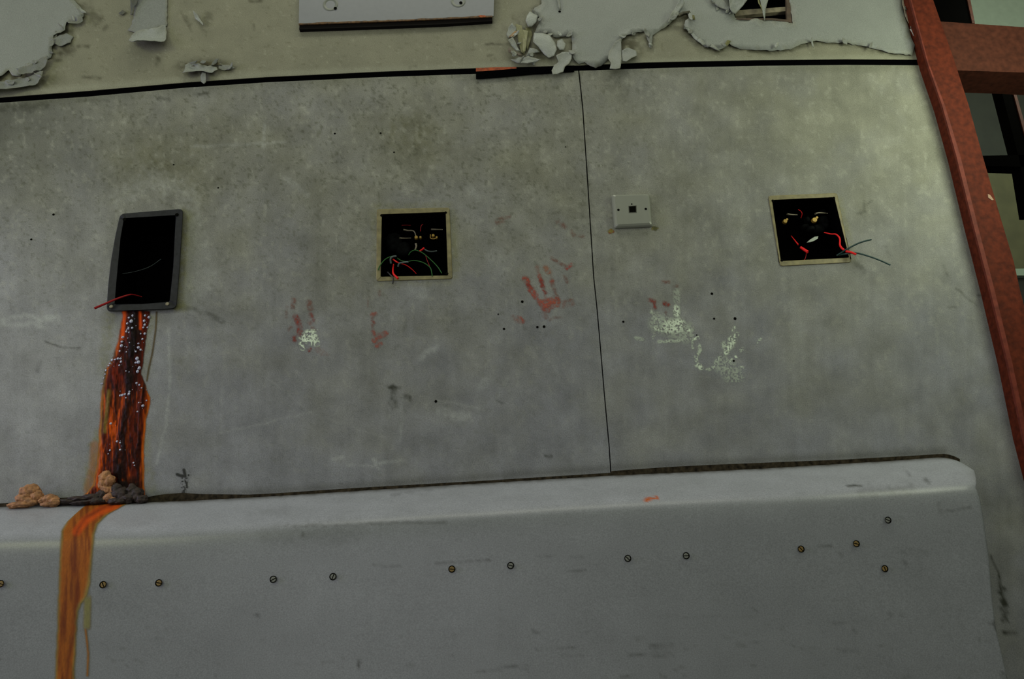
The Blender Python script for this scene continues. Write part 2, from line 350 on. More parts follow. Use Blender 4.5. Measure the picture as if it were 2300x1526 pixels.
def upper_colour(x, y):
    c = np.broadcast_to(lin((101, 101, 85))/K, x.shape+(3,)).copy()
    n = fbm(x/60, y/40, 71)
    c = c*(1+.22*(n-.5))[..., None]
    sp = ss(.66, .85, fbm(x/8, y/6, 77, 3))
    c = mixc(c, lin((66, 64, 42))/K, .4*sp)
    lp = ss(.7, .85, fbm(x/7, y/7, 79, 3)); c = mixc(c, lin((136, 138, 120))/K, .3*lp)
    for pts, w, k in [([(150, 60), (135, 120)], 25, .45), ([(190, 20), (215, 40)], 25, .4), ([(185, 172), (225, 176)], 5, .5), ([(200, 104), (175, 105)], 5, .5), ([(155, 110), (120, 125)], 22, .45),
                      ([(240, 60), (235, 68)], 5, .5), ([(355, 130), (352, 145)], 6, .5), ([(418, 40), (425, 55)], 5, .5), ([(470, 35), (455, 60)], 16, .35), ([(1090, 100), (1140, 100)], 2.5, .6), ([(1095, 125), (1105, 123)], 3, .5),
                      ([(400, 145), (480, 140), (520, 150)], 14, .35), ([(570, 55), (570, 65)], 4, .4), ([(680, 66), (1100, 52)], 10, .35), ([(920, 152), (935, 150)], 4, .5), ([(560, 3), (590, 2)], 4, .6), ([(405, 25), (430, 70)], 3, .3)]:  # the long stroke paints the shadow under the metal plate
        c = mixc(c, lin((44, 42, 26))/K, np.clip(1.2*k*mark(x, y, pts, w, 3, 80), 0, 1))
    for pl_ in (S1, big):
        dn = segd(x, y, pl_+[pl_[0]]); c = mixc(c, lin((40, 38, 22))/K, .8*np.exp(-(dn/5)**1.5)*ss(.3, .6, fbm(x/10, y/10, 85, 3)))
    dn = 0
    for q in [(1195, 100, 55, 55), (1410, 105, 30, 30), (1540, 45, 30, 25), (455, 160, 50, 18), (60, 180, 60, 25), (1700, 20, 90, 40)]: dn = dn+blob(x, y, *q)
    c = mixc(c, lin((48, 45, 26))/K, np.clip(1.0*dn*ss(.3, .6, fbm(x/11, y/11, 87, 3)), 0, .9))  # dirt, deepened to paint in the shadows around the torn flakes
    c = mixc(c, lin((118, 120, 104))/K, .5*stroke(x, y, [(0, 210), (600, 166), (1300, 140), (2080, 128)], 6, 10))
    return np.clip(c, .002, .9)
ru = np.concatenate([np.linspace(-700, -20, 12), np.linspace(-8, 1, 1)*0-8, np.linspace(0, 1, 60)*1.0])
xs = axis(-700, 2300, -5, 2090, 4, 60)
rows = np.concatenate([np.linspace(-1000, -420, 8), np.arange(-400, -7, 8.0)])
tt = np.linspace(0, 1, 64)
gx = np.interp(xs, [p[0] for p in gap_top], [p[1] for p in gap_top])
py = np.vstack([np.broadcast_to(rows[:, None], (len(rows), len(xs)))] + [(-4+(gx+4)*t)[None, :] for t in tt])
right = ip(py, stileL)+6
px = np.minimum(np.broadcast_to(xs[None, :], py.shape)*1.0, right)
win = [(1640, -60), (1764, -60), (1776, 47), (1652, 40)]
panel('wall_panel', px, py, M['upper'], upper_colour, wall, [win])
def slab(name, px_poly, y0, y1, mat, parent=None, **kw):
    n = len(px_poly); a = P([p[0] for p in px_poly], [p[1] for p in px_poly], y0)
    b = a.copy(); b[:, 1] = y1
    v = np.vstack([a, b]); f = [list(range(n))[::-1], list(range(n, 2*n))]
    f += [[i, (i+1) % n, n+(i+1) % n, n+i] for i in range(n)]
    return link(name, v, f, mat, parent, **kw)
# dark cavity board behind the panels
def boxw(name, lo, hi, mat, parent=None):
    x0, y0, z0 = lo; x1, y1, z1 = hi
    v = [(x0, y0, z0), (x1, y0, z0), (x1, y1, z0), (x0, y1, z0), (x0, y0, z1), (x1, y0, z1), (x1, y1, z1), (x0, y1, z1)]
    f = [[0, 3, 2, 1], [4, 5, 6, 7], [0, 1, 5, 4], [1, 2, 6, 5], [2, 3, 7, 6], [3, 0, 4, 7]]
    return link(name, v, f, mat, parent)
xr = float(P(2170, 300, 0)[0]); zt = float(P(1000, -1000, 0)[2])
boxw('backing_board', (float(P(-700, 800)[0]), .125, 0), (xr, .14, zt), M['black'], wall)
# black rubber strip in the horizontal joint
xs_ = np.arange(-700, 2100, 25.0)
def ribbon(name, xs, top, bot, Y, thick, mat, parent=None, extra=(0, 0)):
    n = len(xs); a = P(xs, top, Y); b = P(xs, bot, Y)
    v = np.vstack([a, b, a+[0, thick, 0], b+[0, thick, 0]]); i = np.arange(n-1)
    f = np.vstack([np.stack([i, i+n, i+n+1, i+1], -1), np.stack([i+2*n, i+2*n+1, i+3*n+1, i+3*n], -1),
                   np.stack([i, i+1, i+2*n+1, i+2*n], -1), np.stack([i+n, i+3*n, i+3*n+1, i+n+1], -1)]).tolist()
    f += [[0, 2*n, 3*n, n], [n-1, 2*n-1, 4*n-1, 3*n-1]]
    return link(name, v, f, mat, parent)
o = ribbon('trim_1', xs_, np.interp(xs_, *zip(*gap_top))-1, np.interp(xs_, *zip(*gap_bot))+1, .0015, .009, M['rubber'])
tag(o, 'black rubber strip in the horizontal joint under the peeling paint', kind='structure')
# blackened joint between boards and ledge
jt = [(-700, 1152), (0, 1130), (60, 1126), (130, 1118), (220, 1112), (330, 1116), (360, 1110), (410, 1106), (450, 1109), (560, 1110), (620, 1107), (800, 1095), (1100, 1078), (1371, 1061), (1374, 1057), (1500, 1048), (1600, 1043), (1800, 1035), (1900, 1031), (2060, 1022), (2125, 1018), (2150, 1026), (2170, 1040)]
xs_ = np.unique(np.concatenate([np.arange(-700, 2168, 12.0), [1371, 1374]]))
M['grime'] = plain('joint_grime', col(38, 33, 24), rough=.95, spec=.1, noise=.7, nscale=110, bump=.6)
jty = np.interp(xs_, *zip(*jt))
o = ribbon('trim_2', xs_, jty+1.5, np.interp(xs_, *zip(*crest))+24, -.0015, .0014, M['grime'])
tag(o, 'blackened open joint between the boards and the rounded ledge', kind='structure')
wj = np.interp(xs_, [-700, 120, 330, 420, 620, 1371, 1374, 1600, 1900, 2060, 2125, 2160], [6, 7, 12, 12, 6, 4.5, 5, 6, 7, 4.5, 2.5, 1.0])
ribbon('open_gap', xs_, jty, jty+wj, -.0035, .0019, M['rubber'], o)
slab('rusty_lip', [(1640, 1047), (1700, 1045), (1790, 1041), (1812, 1040), (1812, 1044), (1780, 1047), (1700, 1051), (1640, 1052)], -.0045, -.0015, plain('joint_rust', col(96, 44, 16), rough=.9, noise=.7, nscale=140), o)

# ------------------------------------------------------------ ledge with rounded top edge
YB, YF = -.012, -.135
A_TOP, A_RT = .064, .022
cw = P([p[0] for p in crest[:10]]+[2230], [p[1] for p in crest[:10]]+[1020], -.045)
cr_ = crest[:10]+[(2230, 1020)]
edge_px = [(1060, 2190), (1102, 2195), (1180, 2211), (1252, 2221), (1338, 2228), (1409, 2236), (1474, 2251), (1517, 2261), (1700, 2300)]
ew = P([p[1] for p in edge_px], [p[0] for p in edge_px], np.interp([p[0] for p in edge_px], [1060, 1180], [-.045, -.128]))
XR0 = float(ew[0][0])
def z0(X): return np.interp(X, cw[:, 0], cw[:, 2])
def xr_(Z): return np.interp(Z, ew[::-1, 2], ew[::-1, 0])
def g(d, a): return np.sqrt(np.clip(1-(1-np.clip(d/a, 0, 1))**2, 0, 1))
def gs(d, a):
    t = d/a; s_ = .30; f_ = 1-((1-t)+np.sqrt((1-t)**2+s_*s_))/2
    f0 = 1-(1+math.sqrt(1+s_*s_))/2
    r_ = 1-np.exp(-np.maximum(d, 0)/.004)          # small nose at the very top
    return np.clip((f_-f0)/(1-f0)*.93+.07*r_, 0, 1)
def ledge_pt(e, d, off=0.0):
    """e: distance in from the right end, d: distance down from the top"""
    X = XR0-e
    Zt = z0(X)-.028*(1-g(e, .05))
    Z = Zt-d
    X = X+(xr_(Z)-XR0)*np.exp(-np.maximum(e, 0)/.12)
    fr = gs(d, A_TOP)*(.12+.88*g(e, A_RT))
    wob = .0016*(fbm(X*6, Z*6, 5, 2)-.5)*fr
    Y = YB+(YF-YB)*fr+wob-off*np.clip(fr*1.2, .15, 1)
    return np.stack([X, Y, Z+off*(d < A_TOP)], -1)
for _ in range(4):                                   # settle crest and right end on the measured outline
    d_ = np.linspace(0, .06, 80)[None, :]
    _x, _y = proj(ledge_pt((XR0-cw[:, 0])[:, None].clip(.06)+0*d_, d_+0*cw[:, :1]))
    k_ = _y.argmin(1); r_ = np.arange(len(cw)); want = np.interp(_x[r_, k_], *zip(*cr_))
    cw[:, 2] += (_y[r_, k_]-want)*D/F*.93
    d_ = (float(z0(XR0))-ew[:, 2]).clip(.03)[:, None]; e_ = np.linspace(0, .05, 60)[None, :]
    _x, _y = proj(ledge_pt(e_+0*d_, d_+0*e_))
    k_ = _x.argmax(1); r_ = np.arange(len(ew)); want = np.interp(_y[r_, k_], *zip(*edge_px))
    ew[:, 0] += (want-_x[r_, k_])*D/F*.9
def ledge_colour(x, y, d=None):
    c = np.broadcast_to(lin((99, 102, 104))/K, x.shape+(3,)).copy()
    c = c*(1+.14*(fbm(x/120, y/80, 91)-.5))[..., None]
    c = c*(1+.05*(fbm(x/9, y/90, 92, 3)-.5))[..., None]
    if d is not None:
        c = mixc(c, lin((134, 136, 144))/K, .75*ss(.080, .055, d)*(.75+.4*fbm(x/60, y/14, 96, 3)))  # shoulder painted lighter, standing in for light falling on it from above
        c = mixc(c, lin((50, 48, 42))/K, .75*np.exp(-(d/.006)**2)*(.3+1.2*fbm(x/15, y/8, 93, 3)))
    sp = ss(.70, .86, fbm(x/22, y/6, 95, 3)); c = mixc(c, lin((58, 60, 54))/K, .35*sp*(.3+.8*ss(1350, 1500, y)))
    for pts, w, k in [([(640, 1180), (740, 1182), (900, 1174), (1000, 1175)], 5, .35), ([(600, 1205), (800, 1195)], 40, .15), ([(840, 1272), (900, 1270)], 3, .5), ([(975, 1266), (1100, 1260)], 2.5, .5), ([(1210, 1253), (1310, 1250)], 2, .3),
                      ([(880, 1306), (890, 1306)], 3, .5), ([(1275, 1285), (1317, 1283)], 2.5, .4), ([(575, 1385), (582, 1382)], 6, .7), ([(1197, 1416), (1202, 1421), (1212, 1422)], 4, .6), ([(1460, 1454), (1512, 1450)], 4, .6),
                      ([(1205, 1458), (1290, 1454)], 3, .4), ([(1445, 1432), (1450, 1436)], 4, .5), ([(1135, 1500), (1185, 1498)], 5, .5), ([(1070, 1508), (1130, 1504)], 4, .4), ([(805, 1500), (808, 1484)], 5, .8), ([(1260, 1474), (1310, 1474)], 4, .4),
                      ([(1410, 1475), (1510, 1470)], 4, .45), ([(1395, 1522), (1420, 1520)], 7, .5), ([(1919, 1417), (1921, 1420)], 7, .6), ([(1690, 1368), (1697, 1370)], 5, .3), ([(1835, 1228), (1866, 1226)], 5, .45), ([(1700, 1386), (1480, 1386)], 3, .15),
                      ([(2108, 1130), (2112, 1152), (2180, 1140)], 4, .35), ([(2078, 1078), (2086, 1084)], 7, .5), ([(2036, 1058), (2045, 1068)], 5, .4), ([(2025, 1240), (2080, 1243)], 12, .2), ([(2030, 1265), (2038, 1272)], 7, .35), ([(1905, 1093), (1935, 1092)], 4, .8),
                      ([(1940, 1105), (2040, 1100)], 20, .25), ([(1996, 1380), (2001, 1383)], 7, .35), ([(2022, 1377), (2026, 1380)], 7, .3), ([(1888, 1243), (1890, 1248)], 5, .4), ([(1450, 1122), (1476, 1119)], 4, .2), ([(560, 1160), (640, 1145)], 20, .12), ([(680, 1205), (676, 1200)], 6, .4),
                      ([(880, 1112), (1000, 1095)], 5, .25), ([(2232, 1404), (2236, 1412)], 7, .7), ([(2210, 1396), (2232, 1399)], 3, .5), ([(2250, 1515), (2262, 1526)], 8, .6), ([(1880, 1460), (1925, 1462)], 6, .25), ([(1870, 1400), (1930, 1400)], 4, .2), ([(1640, 1450), (1720, 1445)], 2, .3)]:
        c = mixc(c, lin((34, 35, 28))/K, np.clip(k*mark(x, y, pts, w, 2, 120), 0, 1))
    a = stroke(x, y, [(1452, 1124), (1460, 1121), (1474, 1119)], 8, 4)*ss(.3, .55, fbm(x/5, y/5, 99, 2))
    c = mixc(c, lin((150, 70, 15))/K, a)
    return np.clip(c, .002, .9)
es = np.concatenate([A_RT*(1-np.cos(np.linspace(0, math.pi/2, 16))), np.arange(A_RT+.0045, 2.50, .0042), np.arange(2.5, 3.1, .08)])[::-1]
zmax = float(z0(0))
ds = np.concatenate([np.linspace(0, .012, 10), np.arange(.0145, .12, .0025), np.arange(.124, .46, .0045), np.linspace(.465, 1.0, 12)])
E_, D_ = np.meshgrid(es, ds)
v = ledge_pt(E_, D_)
v[..., 2] = np.maximum(v[..., 2], 0.0)
x, y = proj(v)
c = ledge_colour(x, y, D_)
# close the top and the right end back to the wall
top = v[0].copy(); top[:, 1] = 0; end = v[:, -1].copy(); end[:, 1] = 0
nr, nc = E_.shape; v2 = np.vstack([v.reshape(-1, 3), top, end]); c2 = np.vstack([c.reshape(-1, 3), c[0]*.5, c[:, -1]])
f = gridfaces(nr, nc); i = np.arange(nc-1); n0 = nr*nc
f = np.vstack([f, np.stack([i, i+1, n0+i+1, n0+i], -1)]); j = np.arange(nr-1)
f = np.vstack([f, np.stack([j*nc+nc-1, (j+1)*nc+nc-1, n0+nc+j+1, n0+nc+j], -1)])
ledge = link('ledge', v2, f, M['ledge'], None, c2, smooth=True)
tag(ledge, 'long grey painted boxed ledge with rounded top running along the foot of the wall', 'ledge')
def film_ledge(name, e0, e1, d0, d1, step, fn, mat, parent=None, off=.0008):
    es = np.arange(e1, e0, -step); ds = np.arange(d0, d1, step)
    if d0 < .1: ds = np.concatenate([np.linspace(0, .012, 10), ds[ds > .013]])
    E_, D_ = np.meshgrid(es, ds); v = ledge_pt(E_, D_, off); x, y = proj(v)
    rgb, a, h = fn(x, y)
    a2 = a.reshape(E_.shape); keep = np.maximum(np.maximum(a2[:-1, :-1], a2[1:, 1:]), np.maximum(a2[:-1, 1:], a2[1:, :-1])) > .04
    f = gridfaces(*E_.shape, keep); return compact(name, v.reshape(-1, 3), f, mat, parent, np.concatenate([rgb.reshape(-1, 3), a.reshape(-1, 1)], 1))
def compact(name, v, f, mat, parent, at):
    u, inv = np.unique(f, return_inverse=True)
    return link(name, v[u], inv.reshape(f.shape), mat, parent, at[u], smooth=True)
def film(name, bbox, step, fn, mat, parent=None, off=.0006):
    x0, y0, x1, y1 = bbox
    x, y = np.meshgrid(np.arange(x0, x1, step), np.arange(y0, y1, step))
    rgb, a, h = fn(x, y)
    v = P(x, y, 0.0)
    v[..., 1] -= off+np.asarray(h)
    keep = np.maximum(np.maximum(a[:-1, :-1], a[1:, 1:]), np.maximum(a[:-1, 1:], a[1:, :-1])) > .04
    f = gridfaces(*x.shape, keep)
    return compact(name, v.reshape(-1, 3), f, mat, parent, np.concatenate([rgb.reshape(-1, 3), a.reshape(-1, 1)], 1))

# screws along the ledge
def disc_mesh(r, h, n=16):
    v = [(0, -h, 0)]; f = []
    for k in range(n): v.append((r*.8*math.cos(2*math.pi*k/n), -h, r*.8*math.sin(2*math.pi*k/n)))
    for k in range(n): v.append((r*math.cos(2*math.pi*k/n), 0, r*math.sin(2*math.pi*k/n)))
    for k in range(n):
        a, b = 1+k, 1+(k+1) % n; f += [[0, a, b], [a, a+n, b+n, b]]
    return v, f
def localmesh(name, v, f, mat):
    me = bpy.data.meshes.new(name); me.from_pydata([tuple(p) for p in v], [], f); me.materials.append(mat); me.update(); return me
def ringmesh(r0, r1, h, n=18):
    v = []; f = []
    for k in range(n):
        c_, s_ = math.cos(2*math.pi*k/n), math.sin(2*math.pi*k/n)
        v += [(r0*c_, -h*.2, r0*s_), (r1*c_, -h, r1*s_)]
    for k in range(n):
        a = 2*k; b = 2*((k+1) % n); f.append([a, b, b+1, a+1])
    return v, f
v_, f_ = disc_mesh(.0048, .0010); me_screw = localmesh('screw', v_, f_, M['screwm']); me_screwr = localmesh('screw', v_, f_, M['screwrust'])
v_, f_ = ringmesh(.0044, .0060, .0012); me_ring = localmesh('screw_rim', v_, f_, M['hole'])
me_slot = localmesh('screw_slot', *(lambda a, b, h: ([(-a, -h, -b), (a, -h, -b), (a, -h, b), (-a, -h, b), (-a, 0, -b), (a, 0, -b), (a, 0, b), (-a, 0, b)], [[0, 1, 2, 3], [0, 4, 5, 1], [1, 5, 6, 2], [2, 6, 7, 3], [3, 7, 4, 0]]))(.0042, .0007, .0013), M['hole'])
lo = Vector(ledge.location)
for px_, py_, rusty, ang in [(2, 1312, 1, .3), (232, 1314, 1, 1.1), (357, 1310, 1, .2), (614, 1302, 0, -.4), (748, 1296, 0, -1.2), (1015, 1279, 1, .1), (1147, 1271, 0, .3), (1410, 1255, 0, .8), (1541, 1249, 0, 0), (1799, 1234, 1, .9), (1923, 1222, 1, .3), (1994, 1169, 0, .5), (1987, 1278, 1, 1.3)]:
    p = P(px_, py_, YF-.001)
    s = bpy.data.objects.new('screw', me_screwr if rusty else me_screw); C.objects.link(s); s.parent = ledge
    s.location = Vector(p)-lo; s.rotation_euler = (0, ang, 0)
    for nm, me in (('screw_rim', me_ring), ('screw_slot', me_slot)):
        q = bpy.data.objects.new(nm, me); C.objects.link(q); q.parent = s

# rust run over the ledge
rl = [(1133, 190), (1148, 172), (1170, 150), (1193, 137), (1231, 134), (1327, 130.6), (1422, 127), (1526, 122.6), (1700, 116)]
rr = [(1133, 284), (1145, 262), (1158, 239), (1177, 220), (1199, 212), (1263, 207), (1311, 202), (1340, 196), (1358, 182), (1374, 175), (1422, 172), (1526, 167), (1700, 160)]
def ledge_rust(x, y):
    wx = x+3*(fbm(x/14, y/14, 3, 2)-.5)
    l = ip(y, rl); r = ip(y, rr)
    a = ss(-3, 5, wx-l)*ss(-3, 5, r-wx)
    c = np.broadcast_to(lin((124, 68, 16))/K, x.shape+(3,)).copy()
    n = fbm(x/7, y/70, 12, 3); c = mixc(c, lin((94, 44, 10))/K, ss(.35, .7, n))
    e = 1-ss(0, 9, np.minimum(wx-l, r-wx)); c = mixc(c, lin((112, 104, 52))/K, .75*e)
    c = mixc(c, lin((122, 108, 60))/K, .7*ss(14, 0, r-wx)*ss(1330, 1250, np.abs(y-1330)+1250))
    hot = stroke(x, y, [(262, 1135), (220, 1150), (190, 1172), (172, 1195)], 14, 8); c = mixc(c, lin((168, 62, 8))/K, .8*hot)
    dk = stroke(x, y, [(250, 1135), (236, 1139), (191, 1164), (174, 1193), (169, 1215), (172, 1263), (173.6, 1311), (169, 1358), (166, 1422), (153, 1486), (150, 1526)], 4, 7)
    c = mixc(c, lin((78, 30, 8))/K, .8*dk*(.5+.6*fbm(x/5, y/20, 5, 2)))
    bl = stroke(x, y, [(197, 1340), (195, 1410)], 13, 5)*ss(1425, 1405, y)*ss(1330, 1350, y)
    c = mixc(c, lin((116, 112, 66))/K, bl*(a < .5)); a = np.maximum(a, .75*bl)
    th = stroke(x, y, [(192, 1415), (195, 1440), (198, 1470), (196, 1518)], 3.5, 3); c = mixc(c, lin((128, 82, 30))/K, th*(a < .5)); a = np.maximum(a, .85*th)
    return c, a*np.clip(.78+.5*fbm(x/20, y/40, 8, 2), 0, 1), 0
xa = XR0-float(P(300, 1300, YF)[0]); xb = XR0-float(P(90, 1400, YF)[0])
o = film_ledge('rust_stain', xa, xb, 0, .46, .0016, ledge_rust, M['ruststain'])
tag(o, 'orange rust streak bending down over the rounded ledge', 'rust stain')
# rust crust on the wall
wl = [(698, 272), (709, 276), (753, 268), (800, 256), (831, 237), (879, 228), (942, 225), (989, 222), (1052, 216), (1092, 207), (1112, 190), (1135, 185)]
wr = [(698, 339), (709, 338), (753, 329), (800, 324), (841, 318), (866, 327), (894, 337), (910, 337), (942, 329), (989, 325), (1036, 323), (1083, 325), (1121, 327), (1135, 328)]
def wall_rust(x, y):
    wx = x+5*(fbm(x/9, y/16, 33, 3)-.5)
    l = ip(y, wl); r = ip(y, wr)
    a = ss(-3, 4, wx-l)*ss(-2, 3, r-wx)
    st = fbm(x/5, y/60, 61, 4); st2 = fbm(x/9, y/14, 62, 3)
    orange = lin((158, 62, 5))/K; dred = lin((70, 20, 5))/K; blk = lin((12, 5, 4))/K; olive = lin((120, 108, 52))/K
    c = np.broadcast_to(orange, x.shape+(3,)).copy()
    c = mixc(c, dred, ss(.30, .56, st))
    upr = ss(905, 850, y)
    c = mixc(c, lin((60, 18, 9))/K, upr*ss(2, 12, wx-l))
    c = mixc(c, lin((110, 30, 6))/K, upr*ss(.55, .7, st)*.5)
    c = mixc(c, blk, .75*ss(.45, .62, fbm(x/6, y/26, 66, 3))*ss(6, 18, wx-l)*ss(2, 10, r-wx))
    dk = stroke(x, y, [(303, 700), (302, 760), (296, 800), (293, 847), (290, 894), (283.5, 951), (277, 989), (271, 1020), (268, 1083), (285, 1125)], 15, 10)
    dk = np.maximum(dk*(.6+.7*st2), .8*stroke(x, y, [(330, 830), (316, 930), (312, 1000)], 3, 4))
    c = mixc(c, blk, np.clip(dk, 0, .95))
    c = mixc(c, blk, .9*ss(1040, 1090, y)*ss(.25, .5, st2)*ss(14, 40, wx-l)*ss(0, 12, r-wx))
    c = mixc(c, olive, ss(10, 0, wx-l)*ss(700, 960, y)*.6)
    og = stroke(x, y, [(246, 880), (240, 930), (237, 970)], 4, 6); c = mixc(c, olive, .6*og*ss(.3, .6, st+.15))
    sa = stroke(x, y, [(280, 700), (276, 760)], 5, 5); c = mixc(c, lin((190, 70, 6))/K, .8*sa)
    sb = stroke(x, y, [(316, 703), (317, 740)], 4, 3); c = mixc(c, lin((180, 60, 6))/K, .8*sb)
    ol = stroke(x, y, [(213, 1000), (210, 1050), (198, 1100)], 14, 8); ol = ol*(.5+.5*st); a = np.maximum(a, .45*ol); c = mixc(c, lin((104, 88, 42))/K, ol*(wx < l+2))
    th = stroke(x, y, [(352, 700), (350, 740), (343, 790), (334, 830), (330, 856)], 2, 2.5); c = mixc(c, lin((84, 74, 30))/K, th); a = np.maximum(a, th*.8)
    ed = ss(7, 0, np.minimum(wx-l, r-wx)); c = mixc(c, lin((178, 96, 14))/K, .55*ed*ss(860, 900, y))
    h = (.0005+.0032*st2*st2+.0018*np.maximum(dk, 0)+.0016*st)*np.clip(a, 0, 1)*ss(0, 14, np.minimum(wx-l, r-wx))
    return np.clip(c, .001, .9), np.clip(a, 0, 1), h
rust = film('rust_crust', (180, 700, 366, 1134), 1.4, wall_rust, M['rust'])
tag(rust, 'thick wet brown rust crust running down the wall below the black framed opening', 'rust')
def ico(sub=2):
    bm = bmesh.new(); bmesh.ops.create_icosphere(bm, subdivisions=sub, radius=1); v = np.array([q.co[:] for q in bm.verts]); f = [[q.index for q in p.verts] for p in bm.faces]; bm.free(); return v, f
iv, if_ = ico(2)
iv3, if3 = ico(4)
me_d = bpy.data.meshes.new('droplet'); me_d.from_pydata((iv*.001).tolist(), [], if_); me_d.materials.append(M['bead_w']); me_d.polygons.foreach_set('use_smooth', [True]*len(me_d.polygons))
drops = [(298, 709, 3), (290, 714, 3.4), (295, 722, 4.6), (286, 727, 3), (289, 738, 3.4), (297, 737, 3), (284, 745, 2.8), (290, 747, 2.6), (326, 709, 3), (335, 713, 4.2), (324, 721, 3.4), (325, 730, 3.2), (331, 736, 2.4), (322, 736, 2.6),
         (276, 758, 4), (274, 768, 3.6), (273, 777, 4), (269, 789, 2.8), (325, 750, 3), (320, 762, 2.6), (311, 772, 2.8), (311, 781, 4), (316, 786, 2.8), (305, 790, 2.6), (285, 780, 2), (284, 791, 1.8), (252, 809, 3.4), (259, 808, 2.8), (265, 806, 3.2), (271, 806, 3.2), (272, 813, 3), (268, 821, 2.6),
         (247, 817, 2.8), (244, 822, 2.6), (238, 832, 2.4), (236, 841, 2.2), (233, 850, 2), (230, 862, 2.2), (308, 806, 4.6), (311, 814, 4.4), (305, 815, 3), (313, 827, 4), (309, 835, 3.8), (307, 861, 3.4), (313, 865, 2.4), (318, 872, 2), (270, 889, 3), (275, 888, 3.2), (281, 886, 3), (290, 885, 3.4), (291, 880, 2.6), (283, 894, 2),
         (321, 912, 4), (309, 925, 2.6), (329, 900, 2), (249, 952, 3.2), (263, 992, 2.8), (270, 995, 2.2), (247, 1012, 2.4), (270, 1011, 3), (243, 1020, 1.8), (300, 1040, 2.2), (302, 1046, 1.8), (283, 834, 1.8), (290, 836, 1.6), (287, 760, 1.8), (291, 770, 1.8), (316, 750, 2), (312, 905, 2)]
ro = Vector(rust.location)
rd = random.Random(4)
extra = [(rd.gauss(x_, 5), rd.gauss(y_, 6), rd.uniform(.6, 1.2)) for (x_, y_, _) in drops[:60]]
for x_, y_, r_ in drops+extra:
    d_ = bpy.data.objects.new('droplet', me_d); C.objects.link(d_); d_.parent = rust
    h_ = float(wall_rust(np.array([x_*1.0]), np.array([y_*1.0]))[2][0])
    d_.location = Vector(P(x_, y_, -.0008-h_))-ro; k = r_*.78; d_.scale = (k, k*.8, k*rd.uniform(.9, 1.3))

# lumps of tan growth and dark crumbs on the joint
def lumps(name, items, mat, label, cat, seed, Y=-.02, parts=None):
    v = []; f = []; n = 0
    for k, (cx, cy, rx, ry_, dy) in enumerate(items):
        c0 = P(cx, cy, Y-dy); q = iv3.copy()
        def n3(fr, sd): return (fbm(q[:, 0]*fr+k*7+9, q[:, 1]*fr+q[:, 2]*fr*.8+seed, sd, 2)+fbm(q[:, 2]*fr+k*5+3, q[:, 0]*fr*.7-q[:, 1]*fr+seed, sd+9, 2))/2
        nn = n3(1.9, seed+k); n2 = n3(5.5, seed+k+50); n4 = n3(13, seed+k+90)
        q = q*(.35+.75*nn+.45*n2+.22*n4)[:, None]
        q = q*np.array([rx, (rx+ry_)/2*.8, ry_])*.001*1.1+c0
        v.append(q); f += [[i+n for i in t] for t in if3]; n += len(q)
    return tag(link(name, np.vstack(v), f, mat, None, smooth=True), label, cat)
lumps('fungus_clump', [(66, 1106, 15, 12, .004), (82, 1115, 9, 9, .006), (56, 1120, 13, 10, .006), (44, 1135, 18, 5, .01), (68, 1128, 12, 7, .008), (85, 1107, 6, 6, .004), (30, 1139, 8, 3, .01)], M['clump'], 'larger tan crumbly growth on the ledge joint at far left', 'fungus', 3)
lumps('fungus_clump', [(112, 1122, 12, 8, .006), (122, 1128, 9, 8, .008), (98, 1124, 9, 6, .006), (108, 1133, 12, 4, .01)], M['clump'], 'small tan crumbly growth between the larger clump and the rust crust', 'fungus', 23)
lumps('fungus_clump', [(236, 1074, 9, 11, .0), (246, 1082, 9, 10, .002), (232, 1088, 7, 9, .002), (240, 1100, 9, 8, .004), (252, 1103, 7, 7, .004), (246, 1117, 9, 7, .008), (255, 1122, 7, 5, .01), (237, 1122, 5, 5, .01)], M['clump'], 'upright tan crumbly growth on the lower end of the rust crust', 'fungus', 43, Y=-.012)
lumps('rust_crumbs', [(150, 1128, 22, 5, .002), (180, 1122, 20, 5, .003), (205, 1118, 18, 6, .003), (215, 1127, 16, 6, .006), (228, 1112, 8, 8, .002), (270, 1112, 14, 11, .002), (288, 1120, 13, 8, .006), (305, 1112, 12, 12, .002), (318, 1122, 10, 7, .006), (262, 1127, 14, 5, .01), (190, 1130, 20, 4, .008), (262, 1100, 9, 9, 0), (296, 1103, 9, 10, 0)], M['clumpd'], 'dark crumbled rust heaped along the joint under the rust crust', 'rust', 63, Y=-.016)

